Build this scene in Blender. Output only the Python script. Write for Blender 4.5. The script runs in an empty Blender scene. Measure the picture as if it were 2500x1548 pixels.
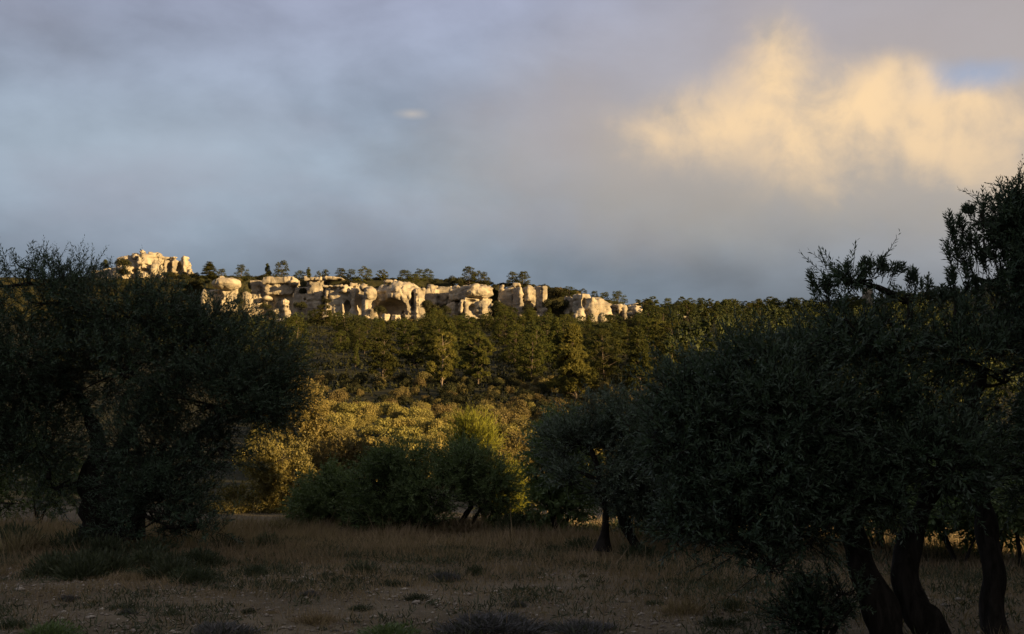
import bpy, math, numpy as np
from mathutils import Vector

SC = bpy.context.scene
COL = SC.collection
R = np.random.default_rng

# ----------------------------------------------------------------- camera
F = 2680.0                      # focal length in photograph pixels (2500 x 1548)
PITCH = math.atan(326 / F)
CAM = np.array([0.0, 0.0, 1.6])
cd = bpy.data.cameras.new('camera'); cam = bpy.data.objects.new('camera', cd); COL.objects.link(cam)
cd.sensor_width = 36.0; cd.lens = 36.0 * F / 2500.0; cd.clip_start = 0.05; cd.clip_end = 12000.0
cam.location = CAM; cam.rotation_euler = (math.pi / 2 + PITCH, 0, 0)
SC.camera = cam

# ----------------------------------------------------------------- light
SUN_OFF, SUN_EL = math.radians(54), math.radians(8)      # low sun behind the right shoulder
S = np.array([math.sin(SUN_OFF) * math.cos(SUN_EL), -math.cos(SUN_OFF) * math.cos(SUN_EL), math.sin(SUN_EL)])
sl = bpy.data.lights.new('sun', 'SUN'); sl.energy = 5.0; sl.angle = math.radians(0.5); sl.color = (1.0, 0.68, 0.30)
sun = bpy.data.objects.new('sun', sl); COL.objects.link(sun); sun.location = (200, -120, 60)
sun.rotation_euler = Vector(S).to_track_quat('Z', 'Y').to_euler()
SC.view_settings.view_transform = 'Standard'; SC.view_settings.look = 'None'
SC.view_settings.exposure = 1.2; SC.view_settings.gamma = 1.0
try: SC.view_settings.use_curve_mapping = False
except Exception: pass
SC.cycles.max_bounces = 5; SC.cycles.diffuse_bounces = 3; SC.cycles.glossy_bounces = 1
SC.cycles.transmission_bounces = 2; SC.cycles.use_denoising = True
SC.cycles.caustics_reflective = False; SC.cycles.caustics_refractive = False


class NT:
    """small node-tree writer"""
    def __init__(s, tree): s.t = tree; s.t.nodes.clear()
    def n(s, typ, **kw):
        nd = s.t.nodes.new(typ)
        for k, v in kw.items(): setattr(nd, k, v)
        return nd
    def put(s, sock, v):
        if v is None: return
        if hasattr(v, 'is_output') or isinstance(v, bpy.types.NodeSocket): s.t.links.new(v, sock)
        else:
            if hasattr(sock, 'default_value') and hasattr(sock.default_value, '__len__') and not hasattr(v, '__len__'): v = (v,) * len(sock.default_value)
            if hasattr(v, '__len__') and len(v) == 3 and hasattr(sock.default_value, '__len__') and len(sock.default_value) == 4: v = (*v, 1)
            sock.default_value = v
    def m(s, op, a, b=None, c=None, clamp=False):
        nd = s.n('ShaderNodeMath', operation=op, use_clamp=clamp)
        for i, v in enumerate((a, b, c)): s.put(nd.inputs[i], v) if v is not None else None
        return nd.outputs[0]
    def vm(s, op, a, b=None, out=0):
        nd = s.n('ShaderNodeVectorMath', operation=op)
        s.put(nd.inputs[0], a)
        if b is not None: s.put(nd.inputs[3 if op == 'SCALE' else 1], b)
        return nd.outputs[out]
    def sep(s, v):
        nd = s.n('ShaderNodeSeparateXYZ'); s.put(nd.inputs[0], v); return nd.outputs
    def comb(s, x, y, z):
        nd = s.n('ShaderNodeCombineXYZ')
        for i, v in enumerate((x, y, z)): s.put(nd.inputs[i], v)
        return nd.outputs[0]
    def noise(s, vec, scale, detail=4, rough=0.5, dist=0.0, out=0):
        nd = s.n('ShaderNodeTexNoise'); s.put(nd.inputs['Vector'], vec)
        nd.inputs['Scale'].default_value = scale; nd.inputs['Detail'].default_value = detail
        nd.inputs['Roughness'].default_value = rough; nd.inputs['Distortion'].default_value = dist
        return nd.outputs[out]
    def step(s, v, lo, hi, a=0.0, b=1.0):
        nd = s.n('ShaderNodeMapRange', interpolation_type='SMOOTHSTEP')
        s.put(nd.inputs[0], v)
        for i, q in zip((1, 2, 3, 4), (lo, hi, a, b)): s.put(nd.inputs[i], q)
        return nd.outputs[0]
    def mix(s, f, a, b, blend='MIX'):
        nd = s.n('ShaderNodeMix', data_type='RGBA', blend_type=blend)
        s.put(nd.inputs[0], f); s.put(nd.inputs[6], a); s.put(nd.inputs[7], b)
        return nd.outputs[2]


# ----------------------------------------------------------------- sky
def px_dir(px, py):
    d = np.array([(px - 1250) / F, 1.0, (774 - py) / F])
    c, s_ = math.cos(PITCH), math.sin(PITCH)
    d = np.array([d[0], d[1] * c - d[2] * s_, d[1] * s_ + d[2] * c])
    return d / np.linalg.norm(d)

W = bpy.data.worlds.new('World'); SC.world = W; W.use_nodes = True
w = NT(W.node_tree)
out = w.n('ShaderNodeOutputWorld')
sky = w.n('ShaderNodeTexSky', sky_type='NISHITA', sun_disc=False)
sky.sun_elevation = SUN_EL; sky.sun_rotation = math.atan2(S[0], S[1]); sky.altitude = 100
geo = w.n('ShaderNodeTexCoord').outputs['Generated']
D = w.vm('NORMALIZE', geo)
dx, dy, dz = w.sep(D)
dzc = w.m('MAXIMUM', dz, 0.0)
def cap(px, py, rx, ry=None):
    c = px_dir(px, py); ry = rx if ry is None else ry
    r_ = np.cross(c, (0, 0, 1)); r_ /= np.linalg.norm(r_); u_ = np.cross(r_, c)
    a = w.m('MULTIPLY', w.vm('DOT_PRODUCT', D, tuple(r_), out=1), F / rx); b = w.m('MULTIPLY', w.vm('DOT_PRODUCT', D, tuple(u_), out=1), F / ry)
    e = w.m('SQRT', w.m('ADD', w.m('MULTIPLY', a, a), w.m('MULTIPLY', b, b)))
    f_ = w.step(w.vm('DOT_PRODUCT', D, tuple(c), out=1), 0.0, 0.3, 30.0, 0.0)       # only on its own side of the sky
    return w.m('SUBTRACT', w.m('SUBTRACT', 1.0, e), f_)
# coordinates on a flat cloud deck, and a second set that keeps billows upright
inv = w.m('DIVIDE', 1.0, w.m('ADD', dzc, 0.16))
deck = w.comb(w.m('MULTIPLY', dx, inv), w.m('MULTIPLY', dy, inv), 0.0)
strat = w.comb(dx, dy, w.m('MULTIPLY', dz, 1.8))
n1 = w.noise(strat, 2.4, 5, 0.5, 0.3)
sv = w.vm('ADD', strat, (3.1, 1.7, 0.4))
n2 = w.noise(sv, 6.5, 6, 0.52, 0.15)
n2b = w.noise(w.vm('ADD', sv, (0.020, -0.01, 0.040)), 6.5, 6, 0.52, 0.15)        # the same field a step toward the light
n3 = w.noise(w.vm('ADD', deck, (7.7, 2.2, 0)), 0.9, 4, 0.5, 0.3)
h1 = w.step(dz, 0.10, 0.25)
h2 = w.step(dz, 0.24, 0.42)
base = w.mix(h1, (0.140, 0.178, 0.222), (0.285, 0.350, 0.430))
base = w.mix(h2, base, (0.285, 0.312, 0.420))
lum = w.m('ADD', w.m('MULTIPLY', w.m('SUBTRACT', n1, 0.5), 0.95), w.m('MULTIPLY', w.m('SUBTRACT', n2, 0.5), 0.32))
lum = w.m('ADD', lum, w.m('MULTIPLY', w.m('SUBTRACT', n2, n2b), 0.65))
lum = w.m('ADD', 1.0, lum)
base = w.mix(1.0, base, w.comb(lum, lum, lum), 'MULTIPLY')
patch = w.step(w.m('ADD', cap(330, 390, 700, 190), w.m('MULTIPLY', w.m('SUBTRACT', n2, 0.5), 0.8)), -0.1, 1.0)
base = w.mix(w.m('MULTIPLY', patch, 0.5), base, (0.40, 0.47, 0.55))
mauve = w.m('MULTIPLY', w.step(n3, 0.40, 0.64), w.step(dz, 0.12, 0.25))
base = w.mix(w.m('MULTIPLY', mauve, 0.5), base, (0.305, 0.290, 0.345))
# side of the sky toward the sun takes a warmer cast
side = w.m('ADD', w.m('MULTIPLY', dx, float(S[0])), w.m('MULTIPLY', dy, float(S[1])))
sideT = w.m('MULTIPLY', w.step(side, -0.60, -0.05), w.step(dz, 0.08, 0.2))
base = w.mix(w.m('MULTIPLY', sideT, 0.62), base, (0.42, 0.36, 0.305))

# sunlit cumulus: a bank of billows, each a soft oval cap round its own direction
nb = w.noise(D, 6.0, 6, 0.54, 0.2)
nbl = w.noise(w.vm('ADD', D, (0.020, -0.004, 0.018)), 6.0, 6, 0.54, 0.2)
relief = w.m('SUBTRACT', nb, nbl)
nb2 = w.noise(w.vm('ADD', D, (4.2, 0.3, 9.1)), 20.0, 6, 0.58, 0.3)
bump = w.m('ADD', w.m('MULTIPLY', w.m('SUBTRACT', nb, 0.5), 1.5), w.m('MULTIPLY', w.m('SUBTRACT', nb2, 0.5), 0.45))
heads = [(1890, 110, 100, 110), (1880, 190, 150, 140), (1850, 290, 260, 170), (1990, 350, 300, 190), (2190, 235, 120, 100), (2120, 300, 150, 110), (2200, 370, 340, 190), (2360, 290, 110, 90),
         (2560, 370, 300, 190), (2800, 340, 400, 250), (1640, 290, 120, 80), (1740, 310, 260, 150), (1600, 340, 240, 110), (3200, 390, 500, 300)]
bank = None
for c in heads:
    q = cap(*c)
    bank = q if bank is None else w.m('SMOOTH_MAX', bank, q, 0.3)
nb3 = w.noise(w.vm('ADD', D, (1.2, 5.3, 2.1)), 42.0, 5, 0.6, 0.4)
nb2l = w.noise(w.vm('ADD', D, (4.209, 0.298, 9.108)), 20.0, 6, 0.58, 0.3)
fine = w.m('SUBTRACT', nb2, nb2l)
body = w.m('ADD', w.m('ADD', w.m('MULTIPLY', bank, 1.35), w.m('MULTIPLY', bump, 0.42)), w.m('ADD', w.m('MULTIPLY', w.m('SUBTRACT', nb2, 0.5), 0.40), w.m('MULTIPLY', w.m('SUBTRACT', nb3, 0.5), 0.16)))
crisp = w.step(side, -0.40, -0.26, 1.45, 0.70)               # veiled toward the left, crisper heads at right
cum = w.step(body, -0.12, crisp)
lowfade = w.step(w.m('ADD', dz, w.m('MULTIPLY', w.m('SUBTRACT', n2, 0.5), 0.12)), 0.105, 0.295)    # flat shaded underside
core = w.m('MAXIMUM', w.step(cap(1950, 250, 640, 380), 0.0, 0.85), w.m('MAXIMUM', w.step(cap(2330, 290, 460, 260), 0.0, 0.8, 0.0, 0.85), w.step(cap(2900, 330, 700, 330), 0.0, 1.0)))
glow = w.m('MULTIPLY', w.m('MULTIPLY', cum, lowfade), w.m('ADD', 0.25, w.m('MULTIPLY', core, 0.75)))
bright = w.step(w.m('ADD', w.m('ADD', w.m('ADD', core, w.m('MULTIPLY', bump, 0.22)), w.m('MULTIPLY', relief, 2.2)), w.m('MULTIPLY', fine, 1.1)), 0.10, 1.15)
warm = w.mix(bright, (0.44, 0.385, 0.33), (0.90, 0.65, 0.385))
under = w.m('MULTIPLY', w.m('MULTIPLY', cum, w.m('SUBTRACT', 1.0, lowfade)), w.step(dz, 0.10, 0.20))
base = w.mix(w.m('MULTIPLY', under, 0.65), base, (0.37, 0.33, 0.27))
shelf = w.step(w.m('ADD', cap(1850, 400, 1050, 270), w.m('MULTIPLY', bump, 0.5)), -0.1, 0.9)
base = w.mix(w.m('MULTIPLY', shelf, 0.75), base, (0.345, 0.315, 0.255))
# thin warm veil round the bank and thin blue gaps above it
veil = w.m('MULTIPLY', w.step(w.m('ADD', bank, w.m('MULTIPLY', bump, 0.7)), -1.9, 0.3), w.step(dz, 0.15, 0.30))
base = w.mix(w.m('MULTIPLY', veil, 0.5), base, (0.47, 0.41, 0.40))
gapn = w.m('ADD', cap(2380, 190, 200, 60), w.m('MULTIPLY', w.m('SUBTRACT', nb, 0.5), 2.2))
gap = w.step(gapn, 0.0, 0.9)
gen = w.m('MULTIPLY', w.step(n3, 0.60, 0.80), w.step(dz, 0.3, 0.6))
blue = w.m('MAXIMUM', w.m('MULTIPLY', gap, 0.55), w.m('MULTIPLY', gen, 0.5))
base = w.mix(blue, base, (0.33, 0.44, 0.70))
clear = w.m('MULTIPLY', w.m('MAXIMUM', gap, gen), 0.25)
clear = w.m('MULTIPLY', clear, w.m('SUBTRACT', 1.0, glow))
wisp = cap(1005, 278, 55, 20)
wispn = w.m('MULTIPLY', w.step(w.m('ADD', wisp, w.m('MULTIPLY', bump, 0.9)), 0.0, 1.1), 0.55)
cloud = w.mix(wispn, base, (0.60, 0.53, 0.46))
cloud = w.mix(glow, cloud, warm)
b1 = w.n('ShaderNodeBackground'); w.put(b1.inputs[0], sky.outputs[0]); b1.inputs[1].default_value = 0.08
b2 = w.n('ShaderNodeBackground'); w.put(b2.inputs[0], cloud); b2.inputs[1].default_value = 0.475
ms = w.n('ShaderNodeMixShader'); w.put(ms.inputs[0], w.m('SUBTRACT', 1.0, clear)); w.put(ms.inputs[1], b1.outputs[0]); w.put(ms.inputs[2], b2.outputs[0])
w.put(out.inputs[0], ms.outputs[0])

# ----------------------------------------------------------------- helpers
def at(px, py, Y):
    d = px_dir(px, py); return CAM + d * (Y / d[1])
def pxs(Y): return Y * 1.012 / F          # metres per photograph pixel at depth Y

_LAT = R(7).random((64, 64, 64)).astype(np.float32)
def vnoise(p, scale, seed=0):
    q = np.asarray(p, np.float32) / scale + seed * 17.31
    i = np.floor(q).astype(np.int64); f = q - i; f = f * f * (3 - 2 * f)
    i &= 63; j = (i + 1) & 63
    x0, y0, z0 = i[..., 0], i[..., 1], i[..., 2]; x1, y1, z1 = j[..., 0], j[..., 1], j[..., 2]
    fx, fy, fz = f[..., 0], f[..., 1], f[..., 2]
    a = _LAT[x0, y0, z0] * (1 - fx) + _LAT[x1, y0, z0] * fx
    b = _LAT[x0, y1, z0] * (1 - fx) + _LAT[x1, y1, z0] * fx
    c = _LAT[x0, y0, z1] * (1 - fx) + _LAT[x1, y0, z1] * fx
    d = _LAT[x0, y1, z1] * (1 - fx) + _LAT[x1, y1, z1] * fx
    return ((a * (1 - fy) + b * fy) * (1 - fz) + (c * (1 - fy) + d * fy) * fz) * 2 - 1
def sstep(a, b, x):
    t = np.clip((x - a) / (b - a), 0, 1); return t * t * (3 - 2 * t)
def unit(v): return v / np.maximum(np.linalg.norm(v, axis=-1, keepdims=True), 1e-9)
def rand_dir(rng, n): return unit(rng.normal(size=(n, 3)))

class MB:
    """collects triangles / quads and builds ONE mesh"""
    def __init__(s): s.V = []; s.F = []; s.T = []; s.n = 0
    def add(s, V, Fs, tint=0.5):
        V = np.asarray(V, np.float32).reshape(-1, 3); Fs = np.asarray(Fs, np.int64)
        s.V.append(V); s.F.append(Fs + s.n); s.n += len(V)
        s.T.append(np.broadcast_to(np.asarray(tint, np.float32), (len(V),)))
    def mesh(s, name, mat, smooth=False, origin=(0, 0, 0)):
        me = bpy.data.meshes.new(name)
        V = np.concatenate(s.V) - np.asarray(origin, np.float32)
        counts = np.concatenate([np.full(len(f), f.shape[1]) for f in s.F])
        idx = np.concatenate([f.ravel() for f in s.F])
        me.vertices.add(len(V)); me.vertices.foreach_set('co', V.astype(np.float32).ravel())
        me.loops.add(len(idx)); me.loops.foreach_set('vertex_index', idx.astype(np.int32))
        me.polygons.add(len(counts))
        me.polygons.foreach_set('loop_start', np.concatenate([[0], np.cumsum(counts)[:-1]]).astype(np.int32))
        if smooth: me.polygons.foreach_set('use_smooth', np.ones(len(counts), bool))
        a = me.attributes.new('tint', 'FLOAT', 'POINT'); a.data.foreach_set('value', np.concatenate(s.T).astype(np.float32))
        me.update(calc_edges=True); me.materials.append(mat)
        return me
    def build(s, name, mat, parent=None, smooth=False, origin=(0, 0, 0)):
        o = bpy.data.objects.new(name, s.mesh(name, mat, smooth, origin)); COL.objects.link(o)
        if parent is not None: o.parent = parent
        else: o.location = origin
        return o

def tag(o, label=None, cat=None, group=None, kind=None):
    if label: o['label'] = label
    if cat: o['category'] = cat
    if group: o['group'] = group
    if kind: o['kind'] = kind
    return o
def empty(name, loc, label, cat, group=None, rz=0.0, scale=None):
    o = bpy.data.objects.new(name, None); COL.objects.link(o); o.location = loc; o.rotation_euler = (0, 0, rz)
    o.empty_display_size = 0.2
    if scale is not None: o.scale = scale
    return tag(o, label, cat, group)
def child(name, me, parent):
    o = bpy.data.objects.new(name, me); COL.objects.link(o); o.parent = parent; return o

def tube(mb, P, rad, sides=6, tint=0.5, seed=None):
    P = np.asarray(P, float); n = len(P); rad = np.broadcast_to(np.asarray(rad, float), (n,))
    T = unit(np.gradient(P, axis=0)); ref = np.array([0.31, 0.95, 0.07]) if abs(T[0][2]) > 0.6 else np.array([0, 0, 1.0])
    U = unit(np.cross(T, ref)); Vv = np.cross(T, U)
    a = np.arange(sides) * 2 * np.pi / sides
    ring = P[:, None] + (U[:, None] * np.cos(a)[None, :, None] + Vv[:, None] * np.sin(a)[None, :, None]) * rad[:, None, None]
    if seed is not None:     # knotted bark
        k = np.abs(vnoise(ring * np.array([1, 1, 0.3]), 0.11, seed)) * 0.5 - 0.2 + vnoise(ring, 0.3, seed + 3) * 0.35
        ring = P[:, None] + (ring - P[:, None]) * (1 + k)[..., None]
    i = np.arange(n - 1)[:, None] * sides; j = np.arange(sides)[None]; j2 = (j + 1) % sides
    q = np.stack([i + j, i + j2, i + sides + j2, i + sides + j], -1).reshape(-1, 4)
    mb.add(ring.reshape(-1, 3), q, tint)
def curve(pts, n=10):
    """smooth polyline through points (Catmull-Rom)"""
    P = np.asarray(pts, float); P = np.vstack([2 * P[0] - P[1], P, 2 * P[-1] - P[-2]]); o = []
    for k in range(1, len(P) - 2):
        t = np.linspace(0, 1, n, endpoint=False)[:, None]
        a, b, c, d = P[k - 1], P[k], P[k + 1], P[k + 2]
        o.append(0.5 * (2 * b + (c - a) * t + (2 * a - 5 * b + 4 * c - d) * t ** 2 + (3 * b - a - 3 * c + d) * t ** 3))
    return np.vstack(o + [P[-2][None]])
def blades(mb, P, Dr, Nn, L, Wd, tint, six=False, fold=0.25):
    """leaves: P base, Dr direction, Nn blade normal"""
    n = len(P); L = np.broadcast_to(L, (n,))[:, None]; Wd = np.broadcast_to(Wd, (n,))[:, None]
    sd = unit(np.cross(Dr, Nn)); up = np.cross(sd, Dr)
    if six:
        m1 = P + Dr * L * 0.32; m2 = P + Dr * L * 0.7; tip = P + Dr * L - up * L * 0.06
        lift = up * Wd * fold
        V = np.stack([P, m1 + sd * Wd / 2 + lift, m2 + sd * Wd * 0.42 + lift, tip, m2 - sd * Wd * 0.42 + lift, m1 - sd * Wd / 2 + lift], 1)
        b = np.arange(n)[:, None] * 6
        mb.add(V.reshape(-1, 3), np.concatenate([b + np.array([[0, 1, 2, 3]]), b + np.array([[0, 3, 4, 5]])]), np.repeat(tint, 6))
    else:
        m1 = P + Dr * L * 0.48; tip = P + Dr * L
        V = np.stack([P, m1 + sd * Wd / 2 + up * Wd * fold, tip, m1 - sd * Wd / 2 + up * Wd * fold], 1)
        mb.add(V.reshape(-1, 3), np.arange(n)[:, None] * 4 + np.array([[0, 1, 2, 3]]), np.repeat(tint, 4))

# ----------------------------------------------------------------- materials
def mat(name):
    m = bpy.data.materials.new(name); m.use_nodes = True; return m, NT(m.node_tree)
def leaf_mat(name, a, b, trans=0.3, rough=0.55, spec=0.3, vary=0.35, back=None):
    m, t = mat(name); o = t.n('ShaderNodeOutputMaterial')
    at_ = t.n('ShaderNodeAttribute', attribute_name='tint').outputs['Fac']
    c = t.mix(at_, a, b)
    rnd = t.n('ShaderNodeObjectInfo').outputs['Random']
    hs = t.n('ShaderNodeHueSaturation'); t.put(hs.inputs['Color'], c)
    t.put(hs.inputs['Value'], t.m('ADD', 1 - vary / 2, t.m('MULTIPLY', rnd, vary)))
    t.put(hs.inputs['Hue'], t.m('ADD', 0.488, t.m('MULTIPLY', t.m('FRACT', t.m('MULTIPLY', rnd, 7.31)), 0.024)))
    c = hs.outputs[0]
    cb = c
    if back is not None:
        g = t.n('ShaderNodeNewGeometry').outputs['Backfacing']; cb = t.mix(g, c, back)
    p = t.n('ShaderNodeBsdfPrincipled'); t.put(p.inputs['Base Color'], cb)
    p.inputs['Roughness'].default_value = rough; p.inputs['Specular IOR Level'].default_value = spec
    tr = t.n('ShaderNodeBsdfTranslucent'); t.put(tr.inputs[0], t.mix(1.0, c, (1.15, 1.25, 0.5), 'MULTIPLY'))
    mx = t.n('ShaderNodeMixShader'); mx.inputs[0].default_value = trans
    t.put(mx.inputs[1], p.outputs[0]); t.put(mx.inputs[2], tr.outputs[0]); t.put(o.inputs[0], mx.outputs[0])
    return m
def bark_mat(name, a, b, scale=1.0):
    m, t = mat(name); o = t.n('ShaderNodeOutputMaterial')
    g = t.n('ShaderNodeTexCoord').outputs['Object']
    v = t.vm('MULTIPLY', g, (9 * scale, 9 * scale, 2.2 * scale))
    n = t.noise(v, 1.6, 6, 0.65, 0.6)
    c = t.mix(t.step(n, 0.32, 0.68), a, b)
    p = t.n('ShaderNodeBsdfPrincipled'); t.put(p.inputs['Base Color'], c); p.inputs['Roughness'].default_value = 0.9
    p.inputs['Specular IOR Level'].default_value = 0.1
    bp = t.n('ShaderNodeBump'); bp.inputs['Strength'].default_value = 0.8; bp.inputs['Distance'].default_value = 0.03 / scale
    t.put(bp.inputs['Height'], n); t.put(p.inputs['Normal'], bp.outputs[0]); t.put(o.inputs[0], p.outputs[0])
    return m

M = {}
M['olive'] = leaf_mat('olive_leaf', (0.030, 0.054, 0.032), (0.070, 0.108, 0.066), 0.16, 0.5, 0.25, 0.1, back=(0.092, 0.125, 0.098))
M['olive_blue'] = leaf_mat('olive_leaf_silvery', (0.055, 0.085, 0.060), (0.120, 0.165, 0.115), 0.16, 0.5, 0.3, 0.1, back=(0.14, 0.175, 0.145))
M['shrub'] = leaf_mat('shrub_leaf', (0.075, 0.112, 0.046), (0.155, 0.210, 0.090), 0.22, 0.55, 0.25, 0.2)
M['broom'] = leaf_mat('broom_stem', (0.13, 0.145, 0.018), (0.30, 0.29, 0.04), 0.25, 0.6, 0.2, 0.1)
M['oak'] = leaf_mat('oak_leaf', (0.10, 0.092, 0.028), (0.26, 0.21, 0.07), 0.25, 0.5, 0.3, 0.2)
M['russet'] = leaf_mat('russet_leaf', (0.085, 0.067, 0.025), (0.180, 0.142, 0.052), 0.2, 0.6, 0.2, 0.25)
M['pine'] = leaf_mat('pine_needle', (0.020, 0.030, 0.008), (0.096, 0.094, 0.018), 0.2, 0.6, 0.15, 0.6)
M['holm'] = leaf_mat('holm_oak_leaf', (0.014, 0.021, 0.007), (0.050, 0.056, 0.016), 0.12, 0.6, 0.15, 0.5)
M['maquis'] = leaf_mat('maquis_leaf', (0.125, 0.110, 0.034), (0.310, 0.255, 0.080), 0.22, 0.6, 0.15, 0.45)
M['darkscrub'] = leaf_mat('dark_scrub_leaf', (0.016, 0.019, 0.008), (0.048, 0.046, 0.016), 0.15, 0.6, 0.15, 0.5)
M['herb'] = leaf_mat('herb_leaf', (0.034, 0.046, 0.026), (0.085, 0.100, 0.058), 0.15, 0.6, 0.2, 0.5)
M['greyherb'] = leaf_mat('grey_herb_twig', (0.070, 0.072, 0.078), (0.15, 0.148, 0.150), 0.1, 0.7, 0.15, 0.3)
M['straw'] = leaf_mat('dry_grass_blade', (0.145, 0.115, 0.072), (0.36, 0.285, 0.18), 0.2, 0.6, 0.15, 0.1)
M['cypress'] = leaf_mat('cypress_scale_leaf', (0.022, 0.032, 0.014), (0.050, 0.062, 0.028), 0.1, 0.6, 0.15, 0.3)
M['bark'] = bark_mat('olive_bark', (0.009, 0.008, 0.006), (0.034, 0.030, 0.026))
M['pinebark'] = bark_mat('pine_bark', (0.05, 0.038, 0.028), (0.14, 0.11, 0.085), 0.3)

def rock_mat():
    m, t = mat('limestone'); o = t.n('ShaderNodeOutputMaterial')
    g = t.n('ShaderNodeNewGeometry').outputs['Position']
    n1 = t.noise(g, 0.16, 6, 0.6, 0.4); n2 = t.noise(g, 0.75, 6, 0.62)
    st = t.noise(t.vm('MULTIPLY', g, (0.75, 0.75, 0.10)), 1.0, 5, 0.6, 0.3)     # water streaks
    be = t.noise(t.vm('MULTIPLY', g, (0.06, 0.06, 0.95)), 1.0, 4, 0.55, 0.4)    # bedding
    c = t.mix(t.step(n1, 0.38, 0.60), (0.215, 0.19, 0.155), (0.42, 0.365, 0.28))
    c = t.mix(t.m('MULTIPLY', t.step(n2, 0.50, 0.72), 0.55), c, (0.36, 0.26, 0.14))
    c = t.mix(t.m('MULTIPLY', t.step(st, 0.55, 0.70), 0.5), c, (0.15, 0.135, 0.115))
    c = t.mix(t.m('MULTIPLY', t.step(be, 0.58, 0.71), 0.35), c, (0.15, 0.13, 0.105))
    p = t.n('ShaderNodeBsdfPrincipled'); t.put(p.inputs['Base Color'], c); p.inputs['Roughness'].default_value = 0.95
    p.inputs['Specular IOR Level'].default_value = 0.1
    hgt = t.m('ADD', t.m('MULTIPLY', n2, 0.8), t.m('ADD', t.m('MULTIPLY', be, 0.6), t.noise(g, 2.4, 5, 0.6)))
    bp = t.n('ShaderNodeBump'); bp.inputs['Strength'].default_value = 0.7; bp.inputs['Distance'].default_value = 0.3
    t.put(bp.inputs['Height'], hgt); t.put(p.inputs['Normal'], bp.outputs[0]); t.put(o.inputs[0], p.outputs[0])
    return m
M['rock'] = rock_mat()

def ground_mat():
    m, t = mat('stony_soil'); o = t.n('ShaderNodeOutputMaterial')
    g = t.n('ShaderNodeNewGeometry').outputs['Position']
    n1 = t.noise(g, 0.55, 6, 0.6, 0.3); n2 = t.noise(g, 6.0, 6, 0.65); n3 = t.noise(g, 32.0, 3, 0.6)
    n4 = t.noise(g, 0.05, 5, 0.6)
    soil = t.mix(t.step(n1, 0.38, 0.62), (0.096, 0.079, 0.050), (0.156, 0.130, 0.087))
    soil = t.mix(t.m('MULTIPLY', t.step(n2, 0.45, 0.72), 0.6), soil, (0.060, 0.048, 0.036))
    soil = t.mix(t.m('MULTIPLY', t.step(n3, 0.58, 0.70), 0.7), soil, (0.22, 0.19, 0.155))
    scrub = t.mix(t.step(n1, 0.35, 0.65), (0.016, 0.018, 0.008), (0.042, 0.038, 0.017))
    far = t.step(t.m('ADD', t.sep(g)[1], t.m('MULTIPLY', n4, 10.0)), 30.0, 44.0)
    c = t.mix(far, soil, scrub)
    p = t.n('ShaderNodeBsdfPrincipled'); t.put(p.inputs['Base Color'], c); p.inputs['Roughness'].default_value = 0.95
    p.inputs['Specular IOR Level'].default_value = 0.1
    bp = t.n('ShaderNodeBump'); bp.inputs['Strength'].default_value = 0.8; bp.inputs['Distance'].default_value = 0.04
    t.put(bp.inputs['Height'], t.m('ADD', n2, t.m('MULTIPLY', n3, 0.4))); t.put(p.inputs['Normal'], bp.outputs[0]); t.put(o.inputs[0], p.outputs[0])
    return m
M['ground'] = ground_mat()
def stone_mat():
    m, t = mat('pale_stone'); o = t.n('ShaderNodeOutputMaterial')
    a = t.n('ShaderNodeAttribute', attribute_name='tint').outputs['Fac']
    g = t.n('ShaderNodeNewGeometry').outputs['Position']
    c = t.mix(a, (0.15, 0.125, 0.10), (0.50, 0.46, 0.39))
    c = t.mix(t.m('MULTIPLY', t.noise(g, 25, 4), 0.5), c, (0.16, 0.13, 0.10))
    p = t.n('ShaderNodeBsdfPrincipled'); t.put(p.inputs['Base Color'], c); p.inputs['Roughness'].default_value = 0.9
    p.inputs['Specular IOR Level'].default_value = 0.15; t.put(o.inputs[0], p.outputs[0]); return m
M['stone'] = stone_mat()

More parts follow.
